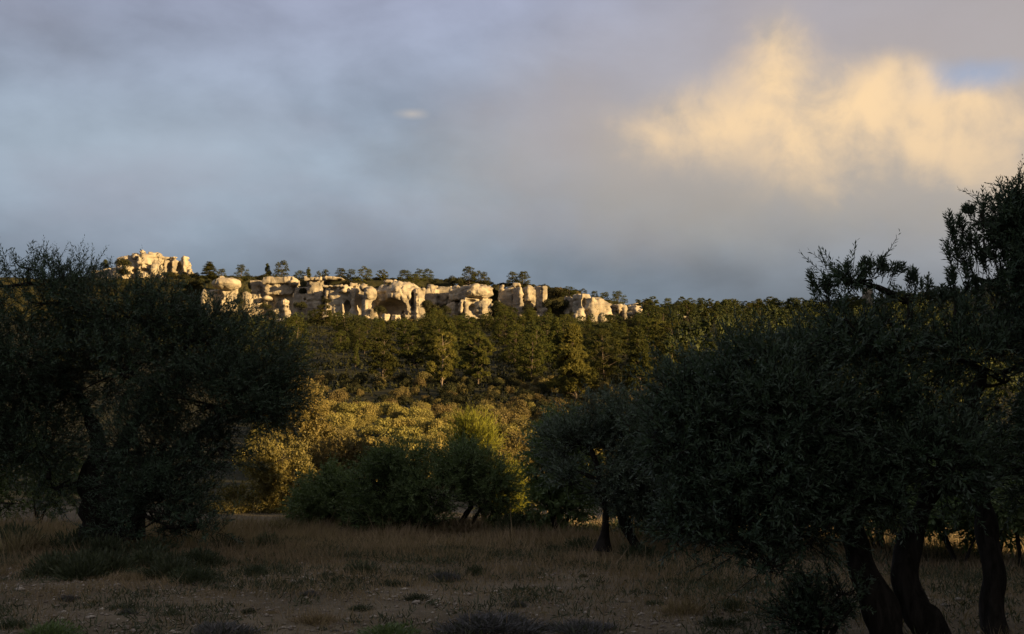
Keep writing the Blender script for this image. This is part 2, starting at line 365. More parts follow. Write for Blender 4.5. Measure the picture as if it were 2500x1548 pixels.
# ----------------------------------------------------------------- terrain
PY = [-4000, 30, 50, 70, 100, 130, 170, 250, 330, 430, 444]
PZ = [0, 0, 0.15, 0.6, 2.0, 4.6, 9.5, 21.5, 35, 52, 54.5]
def bay(x):
    x = np.asarray(x, float)
    return 27 * sstep(-118, -109, x) * (1 - sstep(-86, -76, x)) + 8 * sstep(-40, -36, x) * (1 - sstep(-27, -23, x))
def cliff_w(x): return sstep(62, 38, x)
def terr(x, y, rough=True):
    x = np.asarray(x, float); y = np.asarray(y, float)
    lo = np.interp(y, PY, PZ)
    cw = cliff_w(x)
    lift = 1.0 * sstep(-126, -150, x)                      # high left end
    top = 72.0 - 4.0 * sstep(-60, 10, x) - 4.5 * sstep(5, 45, x) + lift + 0.17 * bay(x)
    up = np.interp(y, [452, 540, 900, 2500, 5000], [0, 4, -8, -60, -90])
    yb = y - bay(x); lo = np.interp(np.minimum(y, 444 + bay(x)), PY + [480], PZ + [57.5])
    zc = np.where(yb < 452, lo + (top - lo) * sstep(446, 452, yb) + lift * sstep(330, 440, y) * (yb < 446), top + up)
    zr = np.interp(y, [-4000, 30, 50, 70, 100, 130, 170, 250, 330, 430, 470, 560, 900, 2500, 5000],
                   [0, 0, 0.15, 0.6, 2.0, 4.6, 9.5, 21.5, 36, 54, 59, 60, 40, -20, -60])
    z = zc * cw + zr * (1 - cw)
    z = z + 42.0 * np.exp(-(((x - 222) / 60) ** 2 + ((y - 345) / 75) ** 2))          # hill added out of view at right to shade the wooded slope
    fade = np.clip(1 - np.maximum(np.abs(x) - 260, 0) / 900, 0.15, 1)      # the ridge dies away to both sides
    z = np.where(z > 0, z * fade, z)
    if rough:
        p = np.stack([x, y, np.zeros_like(x)], -1)
        amp = sstep(45, 130, y)
        z = z + amp * (vnoise(p, 23, 1) * 1.1 + vnoise(p, 8, 2) * 0.4)
        near = 1 - sstep(40, 90, y)
        z = z + near * (vnoise(p, 2.3, 3) * 0.045 + vnoise(p, 0.7, 4) * 0.02)
    return z
def T(x, y): return float(terr(np.array([x]), np.array([y]))[0])

def axis(segs): return np.unique(np.concatenate([np.linspace(a, b, n) for a, b, n in segs]))
gx = axis([(-6000, -400, 26), (-400, -200, 26), (-200, -20, 61), (-20, 20, 81), (20, 200, 61), (200, 400, 26), (400, 6000, 26)])
gy = axis([(-4000, -40, 22), (-40, 5, 24), (5, 32, 60), (32, 80, 25), (80, 440, 73), (440, 490, 41), (490, 620, 20), (620, 6000, 34)])
X, Yg = np.meshgrid(gx, gy, indexing='ij')
Z = terr(X, Yg)
nx, ny = X.shape
ii, jj = np.meshgrid(np.arange(nx - 1), np.arange(ny - 1), indexing='ij')
q = np.stack([ii * ny + jj, (ii + 1) * ny + jj, (ii + 1) * ny + jj + 1, ii * ny + jj + 1], -1).reshape(-1, 4)
mb = MB(); mb.add(np.stack([X, Yg, Z], -1).reshape(-1, 3), q)
tag(mb.build('ground', M['ground'], smooth=True), kind='structure')

# ----------------------------------------------------------------- cliffs: signed distance -> mesh
def surface_nets(Sd, o, h):
    ins = Sd < 0; n = np.array(Sd.shape)
    sl_ = lambda a, d: a[d[0]:n[0] - 1 + d[0], d[1]:n[1] - 1 + d[1], d[2]:n[2] - 1 + d[2]]
    cor = [(i, j, k) for i in (0, 1) for j in (0, 1) for k in (0, 1)]
    cnt = sum(sl_(ins, c).astype(np.int8) for c in cor)
    act = (cnt > 0) & (cnt < 8); idx = np.argwhere(act)
    acc = np.zeros((len(idx), 3)); num = np.zeros(len(idx))
    val = {c: Sd[idx[:, 0] + c[0], idx[:, 1] + c[1], idx[:, 2] + c[2]] for c in cor}
    for a in cor:
        for ax in range(3):
            if a[ax]: continue
            b = list(a); b[ax] = 1; b = tuple(b)
            va, vb = val[a], val[b]; cr = (va < 0) != (vb < 0)
            t = np.where(cr, va / np.where(cr, va - vb, 1), 0)
            p = np.tile(np.array(a, float), (len(idx), 1)); p[:, ax] += t
            acc += p * cr[:, None]; num += cr
    V = (idx + acc / num[:, None]) * h + o
    vid = np.full(act.shape, -1, np.int64); vid[act] = np.arange(len(idx))
    Fq = []
    for ax in range(3):
        b, c = (ax + 1) % 3, (ax + 2) % 3
        e = np.moveaxis(ins, (ax, b, c), (0, 1, 2)); vi = np.moveaxis(vid, (ax, b, c), (0, 1, 2))
        s0 = e[:-1, 1:-1, 1:-1]; s1 = e[1:, 1:-1, 1:-1]; d = np.argwhere(s0 != s1)
        if not len(d): continue
        i, j, k = d.T; fl = s0[i, j, k]
        qd = np.stack([vi[i, j, k], vi[i, j + 1, k], vi[i, j + 1, k + 1], vi[i, j, k + 1]], 1)
        Fq.append(np.where(fl[:, None], qd, qd[:, ::-1]))
    return V, np.concatenate(Fq)

def rock_sdf(P, prims, Y, k=0.5):
    s = pxs(Y); d = None
    for pr in prims:
        if pr[0].startswith('-'): continue
        v = prim(P, pr, Y, s)
        d = v if d is None else (lambda a, b, hh: b * (1 - hh) + a * hh - k * hh * (1 - hh))(d, v, np.clip(0.5 + 0.5 * (v - d) / k, 0, 1))
    return d
def prim(P, pr, Y, s):
    t = pr[0].lstrip('-')
    if t == 'e':
        _, px, py, rx, ry, dy_, rd = pr[:7]; rz = pr[7] if len(pr) > 7 else 0
        c = at(px, py, Y + dy_); r = np.array([rx * s, rd, ry * s])
    else:
        _, x0, y0, x1, y1, dy_, hd = pr[:7]; rz = pr[7] if len(pr) > 7 else 0
        c = at((x0 + x1) / 2, (y0 + y1) / 2, Y + dy_); r = np.array([(x1 - x0) / 2 * s, hd, (y1 - y0) / 2 * s])
    q = P - c.astype(np.float32)
    if rz:
        a = math.radians(rz); ca, sa = math.cos(a), math.sin(a)
        q = np.stack([q[..., 0] * ca + q[..., 1] * sa, -q[..., 0] * sa + q[..., 1] * ca, q[..., 2]], -1)
    if t == 'e':
        u = q / r; l = np.linalg.norm(u, axis=-1); g = np.linalg.norm(u / r, axis=-1)
        return l * (l - 1) / np.maximum(g, 1e-4)
    rd_ = min(r) * 0.3
    w_ = np.abs(q) - (r - rd_)
    return np.linalg.norm(np.maximum(w_, 0), axis=-1) + np.minimum(w_.max(-1), 0) - rd_
def rock(name, label, Y, prims, h=0.40, rough=1.0, seed=1, kind=None, cat='rock', group=None):
    s = pxs(Y); lo = np.full(3, 1e9); hi = -lo
    for pr in prims:
        if pr[0][0] == '-': continue
        if pr[0] == 'e': c = at(pr[1], pr[2], Y + pr[5]); r = np.array([pr[3] * s, pr[6], pr[4] * s])
        else: c = at((pr[1] + pr[3]) / 2, (pr[2] + pr[4]) / 2, Y + pr[5]); r = np.array([(pr[3] - pr[1]) / 2 * s, pr[6], (pr[4] - pr[2]) / 2 * s])
        if len(pr) > 7 and pr[7]: r[:2] = max(r[0], r[1])
        lo = np.minimum(lo, c - r); hi = np.maximum(hi, c + r)
    lo -= 1.6; hi += 1.6
    n = np.ceil((hi - lo) / h).astype(int) + 1
    G = np.stack(np.meshgrid(*[lo[i] + np.arange(n[i]) * h for i in range(3)], indexing='ij'), -1).astype(np.float32)
    d = rock_sdf(G, prims, Y)
    near = np.abs(d) < 2.6
    p = G[near]
    dd = vnoise(p, 6.5, seed) * 0.9 + np.abs(vnoise(p, 3.6, seed + 1)) * 1.5 + np.abs(vnoise(p, 1.6, seed + 2)) * 0.95 + vnoise(p, 0.75, seed + 4) * 0.36 - 0.8
    zz = p[:, 2] + vnoise(p, 9, seed + 3) * 1.1
    bed = np.abs(np.mod(zz / 3.1 + seed * 0.37, 1) - 0.5) * 2
    dd -= 0.8 * np.exp(-((bed) / 0.12) ** 2) * (0.5 + 0.5 * vnoise(p, 6, seed + 5))
    ter = np.mod(zz / 1.9 + vnoise(p, 14, seed + 6) * 0.3, 1)
    dd += 0.75 * (ter - 0.5) * sstep(-0.35, 0.35, vnoise(p, 7, seed + 8))          # overhanging bedding ledges
    gl = np.abs(vnoise(p * np.array([1, 1, 0.2], np.float32), 3.4, seed + 7))
    dd -= 0.7 * np.exp(-(gl / 0.06) ** 2)                          # upright cracks
    pk = vnoise(p, 1.9, seed + 9); dd -= 1.2 * sstep(0.42, 0.75, pk)   # weathering pockets
    d[near] -= 1.12 * rough * dd.astype(np.float32)
    for pr in prims:
        if pr[0][0] == '-':
            v = prim(G, pr, Y, s)
            kk = 0.35; hh = np.clip(0.5 - 0.5 * (d + v) / kk, 0, 1)
            d = d * (1 - hh) + (-v) * hh + kk * hh * (1 - hh)
    d[0], d[-1], d[:, 0], d[:, -1], d[:, :, 0], d[:, :, -1] = 1, 1, 1, 1, 1, 1
    V, Fq = surface_nets(d, lo, h)
    mb = MB(); mb.add(V, Fq)
    o = mb.build(name, M['rock'], smooth=True, origin=((lo[0] + hi[0]) / 2, (lo[1] + hi[1]) / 2, lo[2]))
    return tag(o, label, None if kind else cat, group, kind)

def edge(px): return float(bay((px - 1250) / F * 456))
saw = [('b', u - 14, 706 + 5 * math.sin(u * 0.7) + max(u - 1280, 0) * 0.16, u + 52, 810, edge(u) + 5 + 2 * math.sin(u * 1.3), 2.6, -30) for u in range(480, 1420, 44)]
rock('cliff', None, 457, saw + [('b', 225, 662, 480, 790, 16, 6), ('b', 1420, 742, 1560, 800, -12, 4)], h=1.0, rough=0.7, seed=3, kind='structure')
rock('limestone_outcrop', 'high craggy outcrop on the skyline at the left end of the cliffs, like a ruin', 462, [
     ('e', 314, 650, 28, 21, 5, 7), ('b', 294, 638, 340, 675, 4, 5, -48), ('e', 334, 634, 14, 16, 3, 4), ('e', 347, 616, 8, 8, 0, 2.5), ('b', 340, 622, 394, 692, -1, 5, 25), ('e', 382, 664, 13, 22, -6, 3.5),
     ('e', 352, 675, 13, 9, -7, 3), ('b', 388, 633, 428, 680, 2, 3, -45), ('b', 425, 640, 462, 684, 3, 3, -45), ('b', 418, 628, 429, 668, -1.5, 2, 30),
     ('b', 445, 632, 459, 668, -1.5, 2.2, 30), ('e', 463, 667, 6, 5, -2, 2), ('e', 399, 687, 11, 7, -7, 3), ('b', 250, 652, 335, 700, -1, 4, -30),
     ('b', 330, 655, 470, 720, 6, 5), ('e', 366, 620, 6, 7, 1, 2), ('-e', 354, 660, 15, 5, -6, 3), ('-e', 412, 652, 8, 16, -3, 3.5), ('-e', 437, 654, 6, 14, -2.5, 3), ('-e', 330, 662, 10, 10, -5, 4)], seed=11, rough=0.75)
rock('limestone_outcrop', 'smooth bright mushroom shaped rock above the left olive crown', 441, [
     ('e', 552, 693, 36, 17, -3, 6), ('b', 538, 700, 580, 765, 0, 3, 20), ('e', 541, 678, 8, 5, -1, 2.5), ('b', 500, 708, 545, 770, 5, 4), ('e', 499, 730, 11, 26, -3, 2.6),
     ('e', 512, 752, 9, 20, -4, 2.4), ('-e', 527, 720, 18, 11, -6, 6), ('-e', 582, 722, 9, 8, -3, 4)], seed=23, rough=0.30)
rock('limestone_outcrop', 'grey stepped block with a ledge, right of the bright mushroom rock', 471, [
     ('b', 589, 695, 643, 785, 1, 4, -8), ('b', 606, 687, 641, 699, 0, 3.5, -8), ('b', 612, 718, 645, 785, -2.5, 3.5, -10), ('b', 632, 704, 664, 790, 2, 3.5)], seed=31, rough=0.42)
rock('limestone_outcrop', 'long flat grey slab with a rounded pale right end and a level cleft', 465, [
     ('b', 649, 681, 727, 696, 0, 5, -8), ('b', 652, 697, 725, 723, 1.0, 4.5, -8), ('e', 717, 690, 12, 12, -4, 3.2), ('b', 643, 720, 738, 790, 3.5, 4, -8), ('e', 654, 729, 13, 8, -2, 3)], seed=37, rough=0.40)
rock('limestone_outcrop', 'straight grey column with a bright cap between the flat slab and the arched block', 455, [
     ('b', 754, 689, 794, 785, 0, 4.2, -10), ('b', 751, 678, 795, 689, -0.8, 4.8, -8), ('b', 716, 716, 774, 790, 4, 3.5, -8), ('b', 722, 700, 764, 790, 7, 3), ('-e', 744, 730, 3.5, 4, 0, 2.2), ('-e', 757, 737, 3, 4, 0, 2.2)], seed=41, rough=0.40)
rock('rock_pinnacle', 'small bright pinnacle with a knobbed head standing at the left edge of the pines', 422, [
     ('e', 697, 740, 8, 10, 0, 1.6), ('e', 696, 755, 6, 7, 0, 1.2), ('e', 700, 775, 9, 16, 0, 1.8), ('e', 674, 761, 6, 6, 0, 1.4), ('e', 690, 788, 22, 10, 0, 2.4)], h=0.22, seed=43, rough=0.35)
rock('limestone_outcrop', 'broad rounded block with a bright arched niche and a bulging right shoulder', 440, [
     ('b', 796, 704, 884, 800, 7, 5, -14), ('e', 841, 711, 14, 7, 1, 3), ('b', 796, 699, 856, 705, 4, 4, -14), ('e', 903, 717, 16, 18, -4, 4.5), ('e', 889, 704, 13, 10, -2, 4),
     ('b', 885, 732, 903, 800, -3, 3, 20), ('b', 857, 692, 877, 703, 5, 3), ('b', 797, 678, 842, 685, 14, 4), ('b', 878, 706, 930, 800, 7, 4, -14), ('e', 862, 772, 14, 22, 1, 3), ('e', 838, 762, 8, 28, 2, 2.5),
     ('-e', 849, 750, 10, 17, 2.5, 3.0), ('-e', 874, 738, 8, 28, 0, 5)], seed=47, rough=0.42)
rock('limestone_outcrop', 'big domed rock with a dark overhang at left and a split bright column at right', 440, [
     ('e', 985, 722, 46, 35, 0, 8), ('e', 942, 728, 28, 34, 5, 7), ('b', 1009, 708, 1031, 800, -4, 3.2, 25), ('b', 984, 738, 1006, 800, -3, 3, 20), ('b', 920, 725, 1000, 800, 8, 5, -20),
     ('b', 938, 686, 968, 692, 3, 3), ('-e', 946, 752, 46, 24, -6, 9.5), ('-b', 1003, 712, 1010, 756, -7, 4.5), ('-e', 976, 728, 4, 12, -9, 3, 0)], seed=53, rough=0.55)
rock('limestone_outcrop', 'two low grey shaded blocks between the domed rock and the skull shaped rock', 454, [
     ('b', 1037, 708, 1070, 785, 0, 4, -10), ('e', 1054, 702, 13, 6, 0, 3), ('b', 1072, 702, 1110, 785, 1.5, 4, -10)], seed=59, rough=0.42)
rock('limestone_outcrop', 'bright skull shaped rock with a round dark hollow and a deep groove', 440, [
     ('e', 1168, 713, 35, 20, -2, 6.5), ('b', 1104, 700, 1165, 735, 2.5, 4.5, -30), ('b', 1126, 729, 1200, 800, 1, 5, 12), ('e', 1180, 752, 23, 22, -4, 3.5), ('b', 1098, 740, 1130, 800, 5, 4, -40),
     ('e', 1126, 748, 5, 18, -3.5, 1.8), ('-e', 1149, 731, 17, 4.5, -7, 5), ('-e', 1151, 749, 10, 10.5, -6, 4), ('-e', 1202, 735, 8, 4, -5, 6), ('-b', 1131, 735, 1133, 790, -6, 4)], seed=61, rough=0.45)
rock('limestone_outcrop', 'row of three upright pale pillars with shaded hollows between them', 440, [
     ('b', 1216, 704, 1266, 790, 5.5, 4, -12), ('b', 1260, 702, 1272, 780, -1.5, 2.4, 35), ('b', 1280, 702, 1294, 736, -1, 2.4, 35), ('b', 1274, 706, 1330, 780, 9, 4),
     ('b', 1294, 707, 1320, 755, 4.5, 3, -12), ('b', 1315, 700, 1328, 790, -2.5, 2.4, 35), ('e', 1317, 773, 9, 8, -5, 2.5), ('b', 1251, 693, 1270, 699, 2, 2.5), ('b', 1217, 695, 1233, 712, 4, 2.5), ('e', 1325, 704, 6, 5, -3, 2)], seed=67, rough=0.42)
rock('limestone_outcrop', 'large white sloping rock face with a dark upright slot near its left edge', 425, [
     ('b', 1405, 719, 1440, 800, 0, 4, 28), ('e', 1450, 752, 40, 28, 0, 6, 18), ('b', 1428, 728, 1468, 800, -1, 4.5, 24), ('e', 1414, 774, 17, 24, -4, 3), ('b', 1466, 743, 1487, 800, 0, 4, 24), ('e', 1470, 778, 9, 14, -4, 2.6),
     ('b', 1384, 724, 1405, 790, 6, 3, -44), ('-e', 1426, 738, 5.5, 13, -5, 3.5), ('-e', 1433, 759, 7, 4, -6, 3), ('-e', 1400, 752, 7, 14, -4, 5)], seed=71, rough=0.36)
rock('limestone_outcrop', 'lower bright ridge of rock stepping down right of the white face', 424, [
     ('b', 1488, 743, 1518, 800, 2, 3, -44), ('e', 1524, 764, 9, 20, -1, 3), ('e', 1511, 754, 6, 14, -2.5, 2)], seed=73, rough=0.45)
rock('limestone_outcrop', 'small pale crag among trees at the right end of the cliffs', 422, [
     ('e', 1551, 757, 12, 12, 0, 3), ('e', 1560, 764, 8, 14, -1, 3), ('e', 1538, 746, 4, 4, 0, 1.5)], seed=79, rough=0.5)
rock('boulder', 'small pale boulder showing alone in the wooded ridge', 405, [('e', 1660, 770, 12, 5, 0, 2), ('e', 1672, 776, 12, 7, 0, 2)], seed=83, rough=0.4, h=0.26)
rock('rock_pinnacle', 'thin lit stone pinnacle on the wooded skyline behind the olive sprays at right', 420, [
     ('b', 2109, 706, 2127, 770, 0, 1.6, 30), ('e', 2117, 708, 8, 6, 0, 1.4), ('-e', 2117, 722, 3, 7, -1.8, 1)], seed=89, rough=0.3, h=0.26)
rock('boulder', 'pale boulder low in the woods behind the right olive', 330, [('e', 2322, 800, 13, 12, 0, 1.6), ('e', 2334, 812, 9, 8, 0, 1.3)], seed=97, rough=0.3, h=0.26)
rock('boulder', 'bright fallen block below the overhang of the domed rock, left of two', 430, [('b', 934, 767, 949, 790, 0, 1.6, 30), ('e', 934, 780, 6, 8, 0, 1.4)], seed=101, rough=0.35, h=0.22)
rock('boulder', 'pale fallen block below the overhang of the domed rock, right of two', 430, [('b', 959, 769, 975, 786, 0, 1.4, 40)], seed=103, rough=0.35, h=0.22)
rock('boulder', 'tiny white boulder alone in the dark gap left of the skull shaped rock', 430, [('e', 1072, 769, 5, 6, 0, 1.0), ('e', 1070, 782, 4, 8, 0, 0.9)], seed=107, rough=0.25, h=0.22)

# ----------------------------------------------------------------- pines
def needles(mb, P, U, rng, L, Wd, k):
    n = len(P); tt = np.repeat(rng.random(n), k)
    P = np.repeat(P, k, 0); Dr = unit(np.repeat(U, k, 0) * 0.8 + rand_dir(rng, n * k) * 0.9 + np.array([0, 0, 0.25]))
    sd = unit(np.cross(Dr, np.repeat(U, k, 0) + rand_dir(rng, n * k) * 0.55))
    l = L * rng.uniform(0.7, 1.3, (n * k, 1))
    V = np.stack([P - sd * Wd / 2 - Dr * l * 0.35, P + sd * Wd / 2 - Dr * l * 0.35, P + Dr * l * 0.65], 1)
    mb.add(V.reshape(-1, 3), np.arange(n * k)[:, None] * 3 + np.array([[0, 1, 2]]), np.repeat(np.clip(tt + rng.normal(0, .1, n * k), 0, 1), 3))

def pine_parts(seed, kind, H=10.0, tufts=2700, k=5, mk='pine', bk='pinebark'):
    rng = R(seed); tr = MB(); cr = MB()
    lean = rng.normal(0, 0.05, 2)
    ts = np.linspace(0, 1, 9)
    TP = np.stack([lean[0] * H * ts ** 1.3 + 0.02 * H * np.sin(ts * 5 + seed), lean[1] * H * ts ** 1.3 + 0.02 * H * np.cos(ts * 4 + seed), ts * H * 0.94 - 0.4 * (1 - ts)], 1)
    tube(tr, TP, 0.021 * H * (1 - ts * 0.85), 7)
    trunk_at = lambda t: np.array([np.interp(t, ts, TP[:, i]) for i in range(3)])
    env = {'round': (0.12, lambda t: 0.33 * np.sqrt(np.maximum(1 - ((t - 0.50) / 0.52) ** 2, 0.02)), 36, 0.108),
           'cone': (0.10, lambda t: 0.27 * (1.02 - t) ** 0.75 * np.minimum(1, (t - 0.02) / 0.14), 50, 0.085),
           'tall': (0.30, lambda t: 0.26 * np.sqrt(np.maximum(1 - ((t - 0.64) / 0.40) ** 2, 0.03)), 26, 0.100),
           'egg': (0.05, lambda t: 0.36 * np.sqrt(np.maximum(1 - ((t - 0.40) / 0.60) ** 2, 0.02)), 46, 0.125),
           'flat': (0.45, lambda t: 0.42 * np.sqrt(np.maximum(1 - ((t - 0.72) / 0.30) ** 2, 0.03)), 30, 0.10)}[kind]
    t0, Rf, nc, cr_ = env
    C = []; Rr = []
    for i in range(nc):
        t = t0 + (0.97 - t0) * ((i + rng.random()) / nc) ** 0.9
        ph = i * 2.4 + rng.normal(0, 0.5); rho = H * Rf(np.array(t)) * rng.uniform(0.45, 1.0)
        c0 = trunk_at(t); c = c0 + np.array([math.cos(ph) * rho, math.sin(ph) * rho, rng.normal(0, 0.015) * H])
        r = H * cr_ * rng.uniform(0.7, 1.35) * (1.15 - 0.45 * t)
        C.append(c); Rr.append(r)
        b0 = trunk_at(max(t - 0.07 - 0.05 * rng.random(), 0.05))
        tube(tr, curve([b0, (b0 + c) / 2 + np.array([0, 0, -0.01 * H]), c], 3), np.linspace(0.0065 * H * (1.3 - t), 0.002 * H, 7), 4)
    if kind in ('tall', 'round'):                                   # dead stubs under the crown
        for i in range(5):
            t = rng.uniform(0.15, t0 + 0.1); ph = rng.uniform(0, 6.28); b = trunk_at(t); l = H * rng.uniform(0.06, 0.16)
            tube(tr, [b, b + np.array([math.cos(ph) * l, math.sin(ph) * l, l * 0.35])], [0.004 * H, 0.0012 * H], 3)
    C = np.array(C); Rr = np.array(Rr); C = np.vstack([C, trunk_at(0.985)]); Rr = np.append(Rr, H * 0.055)
    pr = Rr ** 2 / (Rr ** 2).sum(); ci = rng.choice(len(C), tufts, p=pr)
    u = rand_dir(rng, tufts); u[:, 2] = np.where(u[:, 2] < -0.2, -u[:, 2] * 0.6, u[:, 2]); u = unit(u)
    lump = 1 + 0.22 * vnoise(u * 2 + ci[:, None] * 3.3, 0.8, seed)
    P = C[ci] + u * (Rr[ci] * rng.uniform(0.55, 1.06, tufts) * lump)[:, None] * np.array([1, 1, 0.72])
    needles(cr, P, u, rng, 0.038 * H, 0.0115 * H, k)
    return tr.mesh('trunk', M[bk], True), cr.mesh('crown', M[mk])

M['sunlitpine'] = leaf_mat('sunlit_pine_needle', (0.050, 0.052, 0.012), (0.170, 0.150, 0.034), 0.2, 0.6, 0.15, 0.1)  # brighter copy of the pine needles, sunlit look put into the colour
M['sunlitbark'] = bark_mat('sunlit_pine_bark', (0.16, 0.12, 0.085), (0.36, 0.29, 0.22), 0.3)  # paler copy of the pine bark: sun on the trunk put into its colour
PINES = {'great': [pine_parts(260, 'cone', 10.0, 7500, 5, 'sunlitpine')], 'pale': [pine_parts(264, 'tall', 10.0, 3200, 5, 'sunlitpine', 'sunlitbark')]}
for i, kd in enumerate(['round', 'round', 'round', 'round', 'tall', 'tall', 'tall', 'cone', 'cone', 'flat', 'egg', 'egg', 'egg', 'egg']):
    PINES.setdefault(kd, []).append(pine_parts(200 + i, kd))
PINES['holm'] = [pine_parts(270 + i, 'round', 10.0, 3000, 5, 'holm') for i in range(3)]
def pine(loc, H, kind, label, group=None, wide=1.0, var=0, rz=0.0, name='pine_tree', cat='pine tree'):
    tr, cr = PINES[kind][var % len(PINES[kind])]
    e = empty(name, loc, label, cat, group, rz, (H / 10 * wide, H / 10 * wide, H / 10))
    child('trunk', tr, e); child('crown', cr, e); return e
def pine_px(px, ytop, ybase, Y, kind, label, wpx=None, group=None, var=0, sink=0.3, rz=0.0):
    """a pine standing at depth Y whose top and foot show at the given rows"""
    b = at(px, ybase, Y); t = at(px, ytop, Y); H = t[2] - b[2]
    base_w = {'pale': 0.66, 'great': 0.58, 'egg': 0.92, 'round': 0.84, 'tall': 0.66, 'cone': 0.58, 'flat': 1.0}[kind]
    wide = 1.0 if wpx is None else wpx * pxs(Y) / (H * base_w)
    return pine((b[0], b[1], b[2] - sink), H + sink, kind, label, group, wide, var, rz)

# the pines standing on the clifftop, each against the sky
TOP = [(258, 633, 652, 478, 'cone', 16, 'dark little conical pine left of the ruin like outcrop'),
       (506, 638, 674, 456, 'cone', 36, 'broad based pine on the clifftop above the left end of the mushroom rock'),
       (539, 655, 676, 457, 'round', 20, 'small round pine directly above the mushroom rock'),
       (590, 643, 690, 458, 'round', 30, 'pine with a sunlit top above the gap right of the mushroom rock'),
       (656, 641, 688, 462, 'cone', 18, 'slim dark pine just left of the tallest golden pine on the clifftop'),
       (689, 634, 690, 456, 'tall', 34, 'tallest golden sunlit pine on the clifftop above the long flat slab'),
       (730, 660, 682, 462, 'round', 26, 'low dark bushy pine right of the golden pine'),
       (750, 651, 682, 460, 'cone', 16, 'slender brownish pine above the left shoulder of the grey column'),
       (777, 661, 682, 462, 'tall', 14, 'thin little pine above the bright cap of the grey column'),
       (794, 657, 682, 461, 'round', 20, 'small round pine just right of the grey column cap'),
       (833, 654, 684, 460, 'round', 28, 'rounded pine above the thin lit slab of the arched block'),
       (855, 655, 682, 462, 'round', 20, 'narrow pine left of the big egg shaped pine'),
       (889, 651, 694, 455, 'round', 36, 'big egg shaped pine above the bulging shoulder rock'),
       (933, 657, 684, 458, 'flat', 22, 'small lone pine with a bare stem between the egg shaped pine and the domed rock'),
       (991, 658, 688, 456, 'round', 34, 'leafy pine on top of the domed rock'),
       (1010, 667, 690, 454, 'round', 24, 'low pine squeezed between two taller pines on the domed rock'),
       (1024, 656, 690, 458, 'tall', 26, 'left one of the paired pines at the right edge of the domed rock'),
       (1043, 655, 690, 457, 'tall', 26, 'right golden one of the paired pines at the right edge of the domed rock'),
       (1146, 648, 694, 456, 'tall', 32, 'tall pine above the skull shaped rock'),
       (1168, 660, 694, 458, 'round', 28, 'middle pine of the clump above the skull shaped rock'),
       (1183, 663, 696, 455, 'tall', 22, 'right hand lower pine of the clump above the skull shaped rock'),
       (1252, 662, 698, 457, 'round', 28, 'dark left one of the two pines above the pillars'),
       (1277, 660, 700, 455, 'round', 32, 'greener right one of the two pines above the pillars'),
       (1392, 698, 722, 440, 'round', 28, 'dome shaped pine left of the top of the white face'),
       (1424, 704, 728, 438, 'round', 20, 'small pine on the upper edge of the white face'),
       (1452, 709, 732, 437, 'tall', 18, 'thin pine halfway along the sloping top of the white face'),
       (1474, 712, 742, 436, 'round', 26, 'rounded brownish pine at the right edge of the white face'),
       (1511, 708, 750, 434, 'round', 34, 'large dark pine above the lower bright ridge of rock'),
       (1572, 729, 756, 432, 'flat', 34, 'spreading russet pine above the small pale crag')]
for i, (px, yt, yb, Yd, kd, wp, lb) in enumerate(TOP):
    pine_px(px, yt, yb + 6, Yd + edge(px), {'round': 'egg', 'tall': 'egg'}.get(kd, kd), lb, wp * 1.35, None, i, 1.5, i * 1.3)

# named pines on the slope under the cliffs
NAMED = [(1404, 782, 966, 170, 'great', 112, 'great conical pine standing out below the white rock face'),
         (1082, 806, 958, 176, 'pale', 76, 'pine with a bare pale leaning trunk lit by the sun'),
         (1168, 800, 958, 186, 'tall', 92, 'tall open pine with tufted top beside the bare trunked pine'),
         (935, 806, 948, 190, 'tall', 84, 'leaning pine with billowing sunlit crown at the edge of the dark hollow'),
         (1300, 812, 955, 200, 'round', 96, 'broad pine with rounded tufts left of the great conical pine'),
         (1478, 800, 945, 205, 'round', 96, 'rounded pine close to the right of the great conical pine'),
         (1010, 800, 890, 240, 'round', 80, 'round headed pine above the dark hollow of the slope'),
         (868, 826, 890, 215, 'cone', 20, 'small bright flame shaped pine at the left of the slope'),
         (1190, 762, 812, 380, 'round', 34, 'pine overlapping the foot of the skull shaped rock'),
         (785, 742, 800, 405, 'round', 56, 'dark bushy pine at the foot of the grey column')]
for i, (px, yt, yb, Yd, kd, wp, lb) in enumerate(NAMED):
    pine_px(px, yt, yb, Yd, kd, lb, wp, None, i + 1, 0.6, i * 2.1)

# the rest of the wood: those that show as trees of their own, the remainder as one mass
rng = R(5)
keep = [(at(n[0], n[2], n[3])[:2], 4.5) for n in NAMED]
MARKS = [(560, 'mushroom rock'), (690, 'flat grey slab'), (775, 'grey column'), (850, 'arched block'), (985, 'domed rock'), (1155, 'skull shaped rock'), (1290, 'three pale pillars'), (1445, 'white rock face'), (1530, 'bright lower ridge of rock')]
def show_limit(u):          # lowest row that may be hidden by trees in front of the rocks
    return np.interp(u, [560, 700, 790, 900, 1030, 1060, 1110, 1200, 1220, 1290, 1320, 1345, 1390, 1400, 1440, 1475, 1520, 1570, 1600], [770, 778, 748, 778, 778, 750, 772, 766, 735, 742, 772, 735, 770, 782, 765, 770, 772, 760, 700])
def top_ok(x, y, H, u):
    z = T(x, y) + H; d = y; row = 1100 - F * (z - 1.6) / (d * 1.0) * 1.0
    c, s_ = math.cos(PITCH), math.sin(PITCH); f_ = y * c + (z - 1.6) * s_; v_ = -y * s_ + (z - 1.6) * c
    return 774 - F * v_ / f_ > show_limit(u) - 6 if y < 440 else True
cand = []
